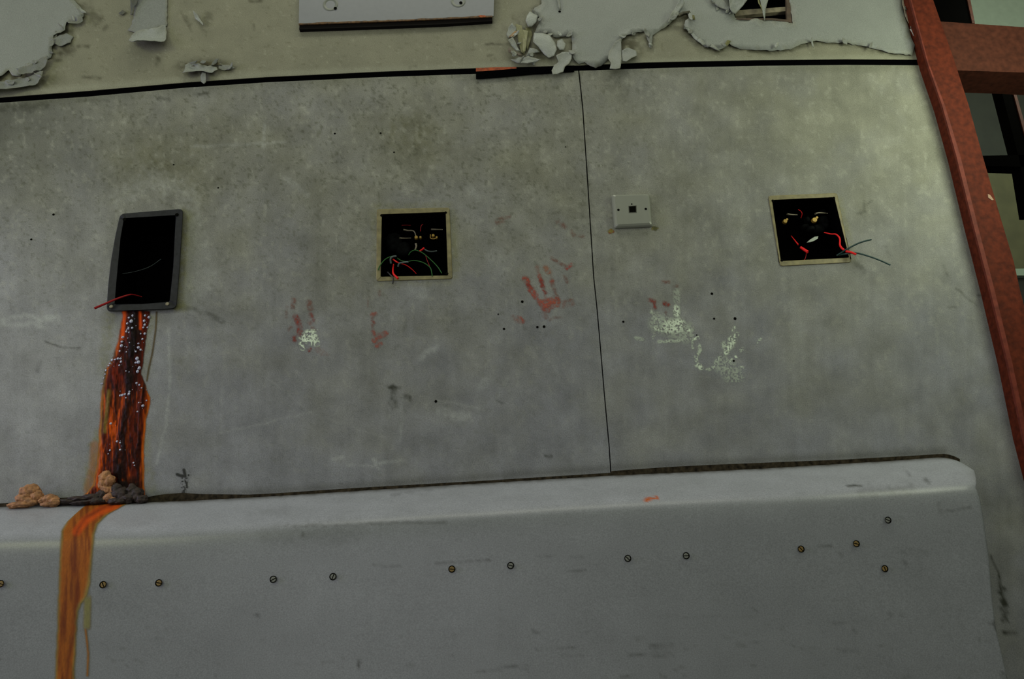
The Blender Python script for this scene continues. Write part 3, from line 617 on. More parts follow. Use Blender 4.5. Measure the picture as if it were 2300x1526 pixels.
# ------------------------------------------------------------ sooty sprout mark, handprints
def speck(x, y, s, lo=.45, hi=.6, sc_=3.5): return ss(lo, hi, fbm(x/sc_, y/sc_, s, 2))
def mildew(x, y):
    a = stroke(x, y, [(413, 1056), (416, 1070), (405, 1069), (398, 1066)], 4, 3)+stroke(x, y, [(425, 1065), (412, 1076), (410, 1090), (414, 1104), (412, 1112)], 6, 4)*speck(x, y, 7)+stroke(x, y, [(418, 1078), (420, 1090), (416, 1104)], 5, 3)*speck(x, y, 8)
    return np.broadcast_to(lin((22, 24, 20))/K, x.shape+(3,)).copy(), np.clip(a, 0, .9), 0
tag(film('mildew_sprout', (392, 1048, 434, 1114), 1.2, mildew, M['film']), 'small black mildew sprout rising from the ledge joint', 'mildew')
RED = lin((150, 62, 44))/K; PINK = lin((122, 84, 72))/K
def hand(strokes, seed, soft=4, lo=.33, hi=.55):
    def fn(x, y):
        c = np.broadcast_to(PINK, x.shape+(3,)).copy(); A = np.zeros(x.shape)
        for pts, w, k, cc in strokes:
            s = stroke(x+3*(fbm(x/7, y/7, seed+5, 2)-.5), y, pts, w, soft)*(.35+.65*speck(x, y, seed, lo, hi, 5))*(.45+.55*speck(x, y, seed+3, .3, .6, 2.5))*k
            c = mixc(c, cc, np.clip(s/(A+s+1e-6), 0, 1)*(s > .01)); A = np.maximum(A, s)
        return c, np.clip(A, 0, .95), 0
    return fn
DR = lin((112, 40, 28))/K; R2 = lin((130, 62, 48))/K; WH = lin((176, 188, 168))/K; BR = lin((104, 64, 50))/K
tag(film('handprint', (1140, 570, 1296, 735), 1.3, hand([([(1179, 626), (1184, 632)], 11, .95, R2), ([(1186, 642), (1194, 648)], 9, .9, DR), ([(1192, 650), (1202, 664)], 11, .95, R2), ([(1202, 670), (1207, 673)], 6, .8, R2),
    ([(1206, 600), (1209, 612)], 6, .35, PINK), ([(1210, 618), (1213, 625)], 6, .7, R2), ([(1215, 630), (1219, 643)], 8, .98, DR), ([(1221, 651), (1225, 658)], 5, .95, DR), ([(1223, 664), (1228, 674)], 4, .4, PINK),
    ([(1226, 602), (1232, 610)], 11, .7, lin((136, 86, 58))/K), ([(1237, 615), (1240, 628)], 4, .35, PINK), ([(1237, 634), (1241, 632)], 5, .8, R2), ([(1240, 638), (1244, 648)], 7, .5, BR), ([(1246, 650), (1248, 664)], 4, .4, BR),
    ([(1248, 666), (1252, 674)], 9, .6, BR), ([(1212, 678), (1222, 690)], 9, .75, R2), ([(1224, 680), (1250, 674)], 14, .85, R2), ([(1222, 692), (1240, 686)], 13, .95, R2), ([(1240, 684), (1252, 682)], 14, .9, lin((138, 66, 42))/K), ([(1226, 697), (1232, 699)], 7, .8, R2),
    ([(1258, 682), (1270, 678), (1284, 674)], 5, .5, BR), ([(1262, 686), (1284, 682)], 12, .35, PINK), ([(1222, 706), (1226, 712)], 10, .35, PINK), ([(1234, 720), (1242, 714), (1262, 714)], 3, .35, BR),
    ([(1238, 580), (1258, 592), (1272, 599)], 4, .6, BR), ([(1273, 603), (1282, 595)], 5, .8, lin((140, 50, 40))/K), ([(1268, 622), (1274, 634)], 6, .4, BR), ([(1152, 712), (1160, 722), (1172, 724)], 6, .3, PINK), ([(1166, 716), (1172, 722)], 10, .75, R2)], 101), M['film']),
    'boldest red handprint with three fingers, left of the wall seam', 'handprint')
tag(film('handprint', (632, 662, 745, 800), 1.3, hand([([(660, 674), (658, 690)], 9, .55, BR), ([(664, 712), (672, 730), (673, 750)], 10, .8, DR), ([(694, 680), (698, 692)], 11, .6, BR), ([(698, 706), (700, 712)], 6, .6, DR), ([(696, 726), (704, 720)], 6, .6, DR), ([(661, 758), (662, 766)], 6, .75, DR),
    ([(645, 690), (642, 712)], 4, .35, BR), ([(702, 738), (706, 740)], 7, .4, BR), ([(694, 788), (697, 784)], 5, .8, DR), ([(715, 785), (735, 805)], 16, .2, PINK), ([(648, 742), (654, 736)], 4, .4, BR)], 111), M['film']),
    'faint red two-fingered handprint left of the middle opening, over white flakes', 'handprint')
tag(film('handprint', (824, 650, 878, 790), 1.3, hand([([(852, 655), (853, 662)], 5, .4, BR), ([(836, 707), (843, 706)], 7, .7, R2), ([(836, 714), (837, 738)], 4, .6, BR), ([(838, 724), (840, 727)], 5, .8, DR), ([(838, 745), (842, 752)], 6, .6, R2), ([(842, 765), (850, 756), (866, 750)], 11, .65, R2), ([(846, 778), (856, 773)], 6, .7, R2), ([(826, 690), (828, 668)], 2, .35, BR)], 121), M['film']),
    'faint red smeared palm print below the middle opening', 'handprint')
def white(strokes, seed, sc_=3, lo=.38):
    def fn(x, y):
        A = np.zeros(x.shape)
        for pts, w, k in strokes:
            s = stroke(x, y, pts, w, w*.35+1)*ss(lo, lo+.22, fbm(x/sc_, y/sc_, seed, 3))*k; A = np.maximum(A, s)
        return np.broadcast_to(WH, x.shape+(3,)).copy(), np.clip(A, 0, .95), 0
    return fn
def combo(f1, f2):
    def fn(x, y):
        c1, a1, _ = f1(x, y); c2, a2, _ = f2(x, y)
        return mixc(c1, c2, (a2 > a1)*1.0), np.maximum(a1, a2), 0
    return fn
tag(film('handprint', (1422, 620, 1560, 782), 1.2, combo(hand([([(1488, 634), (1502, 634)], 5, .5, BR), ([(1459, 675), (1464, 676)], 7, .7, DR), ([(1469, 676), (1470, 692)], 5, .9, DR), ([(1493, 682), (1499, 684)], 8, .85, DR), ([(1494, 702), (1496, 706)], 3, .6, BR), ([(1516, 644), (1520, 643)], 4, .5, BR)], 131), white([([(1496, 722), (1498, 748)], 8, 1.), ([(1500, 735), (1524, 730)], 24, 1.), ([(1472, 738), (1486, 742)], 8, .8), ([(1508, 745), (1530, 742)], 10, .7), ([(1462, 700), (1474, 716), (1484, 728)], 6, .5), ([(1519, 692), (1520, 706)], 11, .9),
    ([(1520, 656), (1520, 675)], 12, .35), ([(1480, 768), (1532, 765)], 6, .5), ([(1466, 760), (1470, 752)], 4, .5), ([(1545, 741), (1547, 743)], 5, 1.6), ([(1428, 760), (1442, 763)], 7, .4), ([(1480, 726), (1540, 748)], 36, .4), ([(1563, 690), (1566, 687)], 4, .8)], 141, 3, .31)), M['film']),
    'bold white handprint with brown red fingertip specks, right of the wall seam', 'handprint')
tag(film('handprint', (1548, 725, 1712, 860), 1.2, white([([(1556, 762), (1568, 759)], 5, 1.2), ([(1555, 766), (1556, 782)], 4, .7), ([(1570, 776), (1573, 786), (1568, 796)], 6, .7), ([(1563, 802), (1566, 816)], 6, .8), ([(1566, 820), (1574, 826)], 9, 1.), ([(1650, 736), (1646, 744)], 6, .7), ([(1640, 762), (1655, 752)], 8, .9), ([(1648, 765), (1636, 782), (1630, 792)], 10, 1.),
    ([(1628, 776), (1640, 776)], 14, .6), ([(1632, 788), (1612, 806), (1608, 818)], 7, .6), ([(1588, 832), (1606, 824)], 6, .6), ([(1625, 820), (1650, 845)], 34, .4), ([(1664, 788), (1668, 784)], 5, 1.2), ([(1652, 802), (1654, 803)], 4, 1.2), ([(1700, 770), (1708, 762)], 4, .6), ([(1665, 824), (1668, 826)], 4, .7), ([(1640, 812), (1644, 806)], 3, .8)], 151), M['film']),
    'faint white V-shaped handprint lower right of the bold white one', 'handprint')
tag(film('paint_flakes', (670, 740, 720, 790), 1.1, white([([(682, 760), (704, 744)], 16, 1.0), ([(676, 772), (680, 784)], 7, 1.), ([(690, 765), (712, 772)], 12, 1.), ([(700, 748), (708, 760)], 12, 1.)], 161, 3.5), M['film']),
    'cluster of white flecks under the faint two-fingered red handprint', 'paint fleck')
tag(film('handprint', (1244, 494, 1316, 540), 1.3, hand([([(1262, 505), (1268, 510)], 8, .5, BR), ([(1284, 520), (1290, 530)], 5, .5, BR), ([(1300, 531), (1312, 532)], 4, .4, BR), ([(1250, 500), (1254, 498)], 5, .3, BR)], 171), M['film']),
    'very faint reddish finger marks beside the upper seam', 'handprint')
tag(film('handprint', (1110, 480, 1150, 512), 1.3, hand([([(1118, 498), (1128, 494)], 12, .4, BR), ([(1138, 489), (1144, 487)], 6, .35, BR)], 181), M['film']),
    'very faint reddish thumb mark between the middle opening and the seam', 'handprint')
v_, f_ = disc_mesh(.0026, .0006, 10); me_h = localmesh('nail_hole', v_, f_, M['hole'])
for x_, y_, k in [(1173, 678, 1.15), (1132, 739, .95), (1207, 735, 1), (1222, 734, 1.15), (1599, 660, 1.1), (1400, 723, .9), (1651, 716, 1.2), (120, 482, 1), (70, 538, .9), (979, 902, 1.1), (1604, 716, .9), (1648, 811, .9), (1565, 753, .6), (1119, 706, .6),
                   (1183, 27, .1), (1257, 26, 1.2), (1499, 56, 1.4), (1838, 91, 1.3), (855, 299, .8), (885, 342, .7), (752, 300, .8), (1270, 330, .5), (490, 422, .7), (390, 370, .7), (1440, 70, .2)]:
    o = bpy.data.objects.new('nail_hole', me_h); C.objects.link(o); o.parent = wall; o.location = tuple(P(x_, y_, -.0022 if y_ < 130 else -.0004)); o.scale = (k, 1, k)

# ------------------------------------------------------------ openings in the wall
def resample(pts, m=6):
    pts = np.array(pts, float)
    if len(pts) < 3: return np.array([pts[0]+(pts[-1]-pts[0])*t for t in np.linspace(0, 1, m+1)])
    q = np.vstack([2*pts[0]-pts[1], pts, 2*pts[-1]-pts[-2]]); out = []
    for i in range(1, len(q)-2):
        for t in np.linspace(0, 1, m, endpoint=False):
            out.append(.5*((2*q[i])+(q[i+1]-q[i-1])*t+(2*q[i-1]-5*q[i]+4*q[i+1]-q[i+2])*t*t+(3*q[i]-q[i-1]-3*q[i+1]+q[i+2])*t**3))
    out.append(q[-2]); return np.array(out)
def tube(name, pts, r, mat, parent=None, n=8, taper=None):
    p = resample(pts); v = []; f = []
    for i in range(len(p)):
        t = p[min(i+1, len(p)-1)]-p[max(i-1, 0)]; t /= np.linalg.norm(t)+1e-9
        a = np.cross(t, [0, 1, .1]); a /= np.linalg.norm(a)+1e-9; b = np.cross(t, a)
        rr_ = r if taper is None else r*(taper[0]+(taper[1]-taper[0])*i/(len(p)-1))
        for k in range(n): v.append(p[i]+rr_*(a*math.cos(2*math.pi*k/n)+b*math.sin(2*math.pi*k/n)))
    for i in range(len(p)-1):
        for k in range(n): f.append([i*n+k, i*n+(k+1) % n, (i+1)*n+(k+1) % n, (i+1)*n+k])
    f.append(list(range(n))); f.append(list(range((len(p)-1)*n, len(p)*n))[::-1])
    return link(name, v, f, mat, parent, smooth=True)
def rc(poly, k, n=5):
    """round the corners of a pixel polygon"""
    out = []; m = len(poly); poly = [np.array(p, float) for p in poly]
    for i in range(m):
        a, b, c_ = poly[i-1], poly[i], poly[(i+1) % m]
        u = (a-b)/np.linalg.norm(a-b); w = (c_-b)/np.linalg.norm(c_-b)
        for t in np.linspace(0, 1, n): out.append(tuple((1-t)**2*(b+u*k)+2*t*(1-t)*b+t*t*(b+w*k)))
    return out
def frame(name, outer, inner, yf, yb, mat, parent, bev=.0015, wob=0, seed=0):
    n = len(outer); 
    def ring(poly, y, k=1.0):
        c_ = np.mean(poly, 0); q = [c_+(np.array(p)-c_)*k for p in poly]
        return P([p[0] for p in q], [p[1] for p in q], y)
    o1 = ring(outer, yb); o2 = ring(outer, yf+bev); o3 = ring(outer, yf, .985); i3 = ring(inner, yf, 1.01); i2 = ring(inner, yf+bev); i1 = ring(inner, yb+.02)
    if wob:
        for arr in (o3, i3): arr[:, 1] += [wob*(vn(k*.9, seed)-.5) for k in range(n)]
    rings = [o1, o2, o3, i3, i2, i1]; v = np.vstack(rings); f = []
    for r_ in range(5):
        for k in range(n): f.append([r_*n+k, r_*n+(k+1) % n, (r_+1)*n+(k+1) % n, (r_+1)*n+k])
    return link(name, v, f, mat, parent)
def recess(name, inner, y0, y1, mat, parent):
    n = len(inner); a = P([p[0] for p in inner], [p[1] for p in inner], y0); b = a.copy(); b[:, 1] = y1
    b2 = b+[0, .004, 0]; o_ = (a-a.mean(0))*[1.05, 1, 1.05]+a.mean(0); ob = o_.copy(); ob[:, 1] = y1+.004
    v = np.vstack([a, b, o_, ob]); f = [list(range(n, 2*n))[::-1]]+[[k, (k+1) % n, n+(k+1) % n, n+k] for k in range(n)]
    f += [[3*n+k for k in range(n)]]+[[2*n+k, 2*n+(k+1) % n, 3*n+(k+1) % n, 3*n+k] for k in range(n)]+[[k, 2*n+k, 2*n+(k+1) % n, (k+1) % n] for k in range(n)]
    return link(name, v, f, mat, parent)
# left: charcoal plastic frame standing proud
b1 = empty('wall_box', P(325, 700, 0), 'open black box with a raised charcoal plastic frame, above the rust crust', 'electrical box', 'openings in the wall')
out1 = [(270, 480.5), (411.5, 469), (409, 520), (404, 600), (396.5, 694), (320, 698), (239, 700), (243, 640), (249, 588), (258, 535)]
in1 = [(279, 491), (395, 484), (393, 520), (389, 600), (381, 678), (320, 683), (258, 684), (261, 640), (266, 588), (271, 535)]
def rc2(poly, idx, k):
    out = []; m = len(poly); q = [np.array(p, float) for p in poly]
    for i in range(m):
        if i in idx:
            a, b, c_ = q[i-1], q[i], q[(i+1) % m]; u = (a-b)/np.linalg.norm(a-b); w = (c_-b)/np.linalg.norm(c_-b)
            for t in np.linspace(0, 1, 5): out.append(tuple((1-t)**2*(b+u*k)+2*t*(1-t)*b+t*t*(b+w*k)))
        else: out.append(tuple(q[i]))
    return out
frame('frame', rc2(out1, (0, 1, 4, 6), 11), rc2(in1, (0, 1, 4, 6), 4), -.011, 0, M['plastic'], b1, bev=.004, wob=.002, seed=2)
recess('back_box', rc2(grow(in1, 1.02), (0, 1, 4, 6), 4), -.002, .09, M['black'], b1)
def part_inst(name, me, loc, parent, sc_=1, rot=0):
    o = bpy.data.objects.new(name, me); C.objects.link(o); o.parent = parent; o.location = Vector(loc)-Vector(parent.location); o.scale = (sc_,)*3; o.rotation_euler = (0, rot, 0); return o
for x_, y_ in [(279.5, 493), (397, 482.5)]: part_inst('screw_hole', me_h, P(x_, y_, -.0113), b1, 1.5)
v_, f_ = disc_mesh(.0042, .0016, 14); me_ss = localmesh('screw', v_, f_, M['steel'])
for x_, y_ in [(250, 689), (376, 683)]: part_inst('screw', me_ss, P(x_, y_, -.0115), b1, 1, .5)
# middle and right: flush cream rims
b2 = empty('wall_box', P(930, 632, 0), 'open dark box with flush cream rim and tangled green wires, left of the handprints', 'electrical box', 'openings in the wall')
frame('rim', rc([(846, 470), (1010, 466.5), (1016.5, 627), (845, 632.5)], 6), rc(box2_in, 2.5), -.0022, 0, M['cream'], b2, wob=.0012, seed=4)
recess('back_box', rc(grow(box2_in, 1.01), 2.5), -.001, .085, M['black'], b2)
b3 = empty('wall_box', P(1830, 598, 0), 'open dark box with flush cream rim, rightmost, with two green wires poking out', 'electrical box', 'openings in the wall')
frame('rim', rc([(1725, 440), (1880, 434), (1912, 590), (1752, 598.5)], 6), rc(box3_in, 2.5), -.0022, 0, M['cream'], b3, wob=.0012, seed=6)
recess('back_box', rc(grow(box3_in, 1.01), 2.5), -.001, .085, M['black'], b3)
for b_, pts in ((b2, [(857, 484), (1001, 478), (1004, 615)]), (b3, [(1736, 451), (1873, 445), (1756, 585)])):
    for x_, y_ in pts: part_inst('screw_hole', me_h, P(x_, y_, -.0026), b_, 1.2)
def px3(pts): return [P(a, b, y_) for a, b, y_ in pts]
def wire(pts, r, mat, label, cat='wire', parent=None, name='wire', group='loose wires in the wall openings', **k):
    o = tube(name, px3(pts), r, M[mat], parent, **k)
    if parent is None: tag(o, label, cat, group)
    return o
wire([(318, 667, .03), (300, 662.5, .012), (289, 663, 0), (264, 671, -.015), (238, 682, -.026), (212, 693, -.034)], .0024, 'darkred', 'red wire lying over the lower left corner of the charcoal frame', taper=(.45, 1.05))
wire([(268, 616, .02), (300, 611, .03), (335, 600, .03), (362, 582, .02)], .00045, 'greyw', 'hair-thin grey wire across the black opening on the left')
def brass(parent, x_, y_, s=1, Y=.02):
    bm = bmesh.new(); bmesh.ops.create_cone(bm, cap_ends=True, segments=14, radius1=.0042*s, radius2=.0034*s, depth=.006)
    bmesh.ops.rotate(bm, verts=bm.verts, matrix=Matrix.Rotation(math.radians(90), 3, 'X')); bmesh.ops.translate(bm, verts=bm.verts, vec=Vector(P(x_, y_, Y)))
    v = [q.co[:] for q in bm.verts]; f = [[q.index for q in p.verts] for p in bm.faces]; bm.free()
    o = link('brass_terminal', v, f, M['brass'], parent); return o
brass(b2, 935, 534, 1.0); brass(b2, 944.5, 534, .7); brass(b2, 973, 530, .9); brass(b2, 981, 534, .6)
wire([(967, 527, .018), (967, 535, .018), (974, 537, .018), (981, 535, .018)], .0009, 'brass', None, parent=b2, name='terminal_ring')
for pts, r in [([(968, 515.5, .018), (980, 515.7, .02), (994, 516, .024)], .0014), ([(897, 535, .02), (908, 535.5, .022), (923, 535, .026)], .0013), ([(906, 516, .018), (915, 518, .02), (927, 518.6, .02), (932, 523, .02), (934, 532, .02)], .0014), ([(934, 547, .02), (935, 554, .02), (932, 562, .018)], .0018)]:
    wire(pts, r, 'steel', None, parent=b2, name='terminal_screw', taper=(1.4, .8))
wire([(849.5, 607, -.004), (853, 598, -.004), (864, 584, .0), (877, 577, .006), (889, 575, .014)], .0011, 'green', 'green wire resting on the left edge of the middle opening')
wire([(878, 592, .01), (877, 582, .006), (882, 577, .006), (890, 576, .008)], .0021, 'greyw', 'grey sheath loop at the lower left of the middle opening')
wire([(892, 580, .012), (902, 586, .012), (915, 588, .008), (930, 585.5, .006), (950, 590, .006), (965, 600, .006), (969, 609, .002), (971, 621, -.003)], .0010, 'green', 'green wire arching low across the middle opening')
wire([(894, 599, .012), (897, 592, .008), (905, 590, .006), (917, 588.5, .004)], .0019, 'greyw', 'grey cable end under the low green arch in the middle opening')
wire([(918, 573, .014), (921, 568, .01), (927, 563.5, .006), (935, 562.5, .004), (950, 569, .004), (971, 587, .006), (984, 601, .006), (992, 614, .002)], .0010, 'green', 'green wire arching high across the middle opening')
wire([(942.5, 565, .012), (948, 561, .008), (953, 557, .006)], .0020, 'red', 'bright red wire stub in the centre of the middle opening')
wire([(952, 559, .008), (960, 564, .01), (970, 565.5, .014), (981, 564, .018)], .0014, 'greyw', 'grey wire to the right of the red stub in the middle opening')
wire([(883, 583, .01), (890, 588, .006), (896, 591, .008), (912, 596, .016), (925, 605, .02), (935, 615, .024)], .0013, 'red', 'red wire slanting down across the middle opening', taper=(1.3, .5))
wire([(884, 594, .02), (882.5, 606, .006), (884, 616, -.002), (894, 626, -.006)], .0022, 'red', 'thick red wire end hanging over the lower rim of the middle opening', taper=(.6, 1.1))
wire([(956, 574, .016), (959, 584, .014), (965, 598, .014)], .0006, 'darkred', 'thin dark red strand hanging below the centre of the middle opening')
wire([(950, 504, .02), (946, 508, .02), (944.5, 520, .024)], .0008, 'darkred', 'thin dark red strand above the brass terminals of the middle opening')
wire([(902, 506.5, .02), (912, 506, .022), (922, 506.5, .026)], .0005, 'darkred', 'thin level dark red strand high in the middle opening')
wire([(871, 612, .004), (877, 618, -.003), (883, 625, -.005), (882, 638, -.005)], .0015, 'blackw', 'short black wire hanging over the lower rim of the middle opening')
brass(b3, 1763, 498, 1.25); brass(b3, 1829, 495, 1.5); brass(b3, 1834, 490, .8); brass(b3, 1767, 494, .7)
for pts in [[(1768, 481, .018), (1778, 482.5, .02), (1791, 483, .024)], [(1831, 480.5, .018), (1840, 478.5, .02), (1859, 479.5, .024)]]:
    wire(pts, .0015, 'steel', None, parent=b3, name='terminal_screw', taper=(1.5, .8))
wire([(1793, 471, .02), (1799, 475, .018), (1801.5, 481, .018), (1799, 490, .024)], .0008, 'red', 'small curled red wire high in the right opening', taper=(1, .6))
wire([(1777, 530, .03), (1785, 540, .02), (1793, 550, .014)], .0013, 'red', 'thin red wire leading to the thick stub in the right opening', taper=(.5, 1.2))
wire([(1798.5, 556, .01), (1806, 561, .004), (1814.5, 566.5, 0)], .0030, 'red', 'thick bright red wire stub in the lower part of the right opening', taper=(.9, 1.1))
wire([(1811, 569, .006), (1809, 580, .004), (1803, 588, -.002)], .0006, 'darkred', 'hair-thin red strand at the bottom of the right opening')
wire([(1851, 522.5, .02), (1866, 526, .012), (1878, 527, .006), (1886, 536, .002), (1886.5, 550, .0), (1890, 557, -.003), (1896, 562, -.006)], .0023, 'red', 'red wire bending down the right side of the right opening', taper=(.5, 1.1))
wire([(1880, 574, .012), (1891, 567, .0), (1902, 560, -.012), (1925, 548, -.022), (1942, 542, -.028), (1957, 538.5, -.03)], .0018, 'teal', 'dark green wire poking up and right from the right opening')
wire([(1884, 573, .012), (1900, 570.5, -.006), (1912, 569, -.012), (1926, 569, -.016), (1950, 575.5, -.022), (1974, 584, -.026), (2000, 595.5, -.028)], .0018, 'teal', 'dark green wire poking down and right from the right opening')
wire([(1900, 565, -.010), (1911, 567, -.016), (1923, 572, -.020)], .0024, 'red', 'short red sleeve beside the two green wires of the right opening')
def leaf(pts, mat, label, Y):
    o = slab('paint_flake', pts, Y, Y+.0012, M[mat]); tag(o, label, 'paint flake'); return o
M['flake'] = plain('pale_flake', col(120, 128, 116), rough=.5, noise=.15, nscale=200)
leaf([(1812, 545), (1820, 538), (1830, 532), (1838, 531), (1837, 536), (1829, 541), (1820, 544)], 'flake', 'pale leaf-shaped paint flake caught in the right opening', .004)
M['dustyk'] = plain('dusty_black_connector', (.0025, .003, .003), rough=.9, spec=.1, noise=.9, nscale=120)
for items, nm, par in (([(1812, 495, 5, 7, 0), (1808, 510, 8, 5, 0), (1820, 515, 9, 6, .002), (1850, 500, 10, 16, 0), (1838, 515, 14, 10, 0), (1846, 478, 8, 6, 0)], 'connector_block', b3), ([(885, 545, 18, 22, 0), (905, 560, 16, 16, 0)], 'connector_block', b2)):
    v = []; f = []; n = 0
    for k, (cx, cy, rx, ry_, dy) in enumerate(items):
        q = np.sign(iv)*np.abs(iv)**.7*np.array([rx, 10, ry_])*.001+P(cx, cy, .045-dy); v.append(q); f += [[i+n for i in t] for t in if_]; n += len(q)
    link(nm, np.vstack(v), f, M['dustyk'], par, smooth=True)

# ------------------------------------------------------------ switch plate
sw = empty('socket_plate', P(1420, 514, 0), 'small square white telephone socket plate right of the wall seam', 'socket')
face = [(1374, 435), (1460, 433.5), (1466.5, 506), (1381, 510)]
def bevel_plate(name, poly, yb, yf, inset, mat, parent, rk=5):
    o_ = rc(poly, rk); n = len(o_); c_ = np.mean(o_, 0)
    a = P([p[0] for p in o_], [p[1] for p in o_], yf)          # outline taken at the front, then carried straight back
    b = a.copy(); b[:, 1] = yb
    m = a.copy(); m[:, 1] = yf+inset*.9
    cw_ = a.mean(0); f1 = a+(cw_-a)*np.array([inset/.045*1.0, 0, inset/.045])
    k1 = a.copy(); k1 = a+(f1-a)*.35; k1[:, 1] = yf+inset*.36
    v = np.vstack([b, m, k1, f1]); f = []
    for r_ in range(3):
        for k in range(n): f.append([r_*n+k, r_*n+(k+1) % n, (r_+1)*n+(k+1) % n, (r_+1)*n+k])
    f.append([3*n+k for k in range(n)]); f.append([k for k in range(n)][::-1])
    return link(name, v, f, mat, parent)
bevel_plate('plate', face, 0, -.011, .0065, M['white'], sw)
slab('socket_hole', [(1413, 464), (1428, 463), (1428.5, 476.5), (1414, 477)], -.0116, -.006, M['hole'], sw)
slab('socket_recess', [(1411.5, 463), (1429.5, 461.5), (1430, 478), (1412.5, 478.5)], -.0113, -.006, plain('socket_grey', col(52, 54, 44), rough=.5), sw)
for x_, y_, k in [(1389, 471.5, 1.05), (1450.5, 469.5, 1.05), (1419, 458.5, .65)]: part_inst('screw', me_h, P(x_, y_, -.0113), sw, k)
def spot(cx, cy, rx, ry_, c1, seed):
    def fn(x, y):
        a = ss(.35, .75, blob(x, y, cx, cy, rx, ry_)*(.6+.8*fbm(x/4, y/4, seed, 2)))
        c = mixc(np.broadcast_to(lin((104, 96, 40))/K, x.shape+(3,)).copy(), lin(c1)/K, ss(.3, .7, fbm(x/5, y/5, seed+1, 2)))
        return c, a*.9, .0
    return fn
for cx, cy, cc, lb in [(1372.5, 520, (112, 58, 28), 'rust-brown blotch at the lower left corner of the socket plate'), (1471, 513, (62, 62, 30), 'olive blotch at the lower right corner of the socket plate')]:
    tag(film('rust_spot', (cx-16, cy-14, cx+16, cy+14), 1.2, spot(cx, cy, 9, 7, cc, 5), M['film']), lb, 'rust stain')

# ------------------------------------------------------------ enamel plate at the top
en = empty('metal_plate', P(890, 40, 0), 'pale enamelled metal plate with rusty lower edge at the top of the wall', 'metal plate')
pl = [(675, -180), (1116, -190), (1108.5, 36), (671, 53.5)]
slab('plate', pl, -.013, -.0105, M['sign'], en)
xs_ = np.arange(671, 1109, 5.0); eb = np.interp(xs_, [671, 890, 1108.5], [53.5, 45.5, 36])
ribbon('rusty_edge', xs_, eb-.5-1.6*np.array([vn(q/9, 3) for q in xs_]), eb+1.8, -.0142, .003, M['signedge'], en)
slab('rust_spot', [(1073, 35.5), (1079, 34), (1090, 34.5), (1092, 38), (1080, 39)], -.0146, -.0140, plain('orange_rust', col(120, 56, 14), rough=.8, noise=.5, nscale=300), en)
slab('spacer_shadow_band', [(690, -170), (1100, -180), (1106, 47), (1000, 54), (850, 60), (672, 66)], -.0095, .0, plain('plate_shadow_black', (.006, .005, .004), rough=.9, spec=.1), en)  # spacer reaches below the plate as a black band for its shadow
v_, f_ = [], []
for k_, (cx, cy, hx, hy) in enumerate([(742, 10, 753, 18.5), (1029, 2, 1035, 6)]):
    # a dished screw seat: ring that sinks to the plate
    n = 24; c0 = P(cx, cy, -.0134); vv = []; ff = []
    for r_, dy in [(.0175, 0), (.0155, -.0012), (.013, .0002), (.004, .0010)]:
        for k in range(n): vv.append(c0+np.array([r_*math.cos(2*math.pi*k/n), dy, r_*1.05*math.sin(2*math.pi*k/n)]))
    for r_ in range(3):
        for k in range(n): ff.append([r_*n+k, r_*n+(k+1) % n, (r_+1)*n+(k+1) % n, (r_+1)*n+k])
    ff.append([3*n+k for k in range(n)])
    link('screw_seat', vv, ff, M['sign'] if False else plain('seat_paint', col(88, 92, 84), rough=.4), en, smooth=True)
    part_inst('screw_hole', me_h, P(hx, hy, -.0142), en, 1.5)
# black strip sprung out of the joint
st_ = empty('joint_strip', P(1150, 165, 0), 'sprung black strip with rust-orange back, drooping from the joint', 'strip')
xs_ = np.array([1069, 1085, 1110, 1150, 1200, 1240, 1290.])
ribbon('strip', xs_, np.array([160.5, 160, 158, 155, 151, 148.5, 147.]), np.array([176, 175.5, 173.5, 170, 165.5, 163, 160.]), -.006, .003, M['rubber'], st_)
xs_ = np.array([1069, 1085, 1110, 1135, 1160.])
ribbon('rusty_back', xs_, np.array([152.6, 152.2, 151.2, 151, 150.5]), np.array([161.5, 161, 158.5, 156, 154]), -.003, .002, plain('rust_orange_back', col(118, 50, 14), rough=.8, noise=.4, nscale=120), st_)

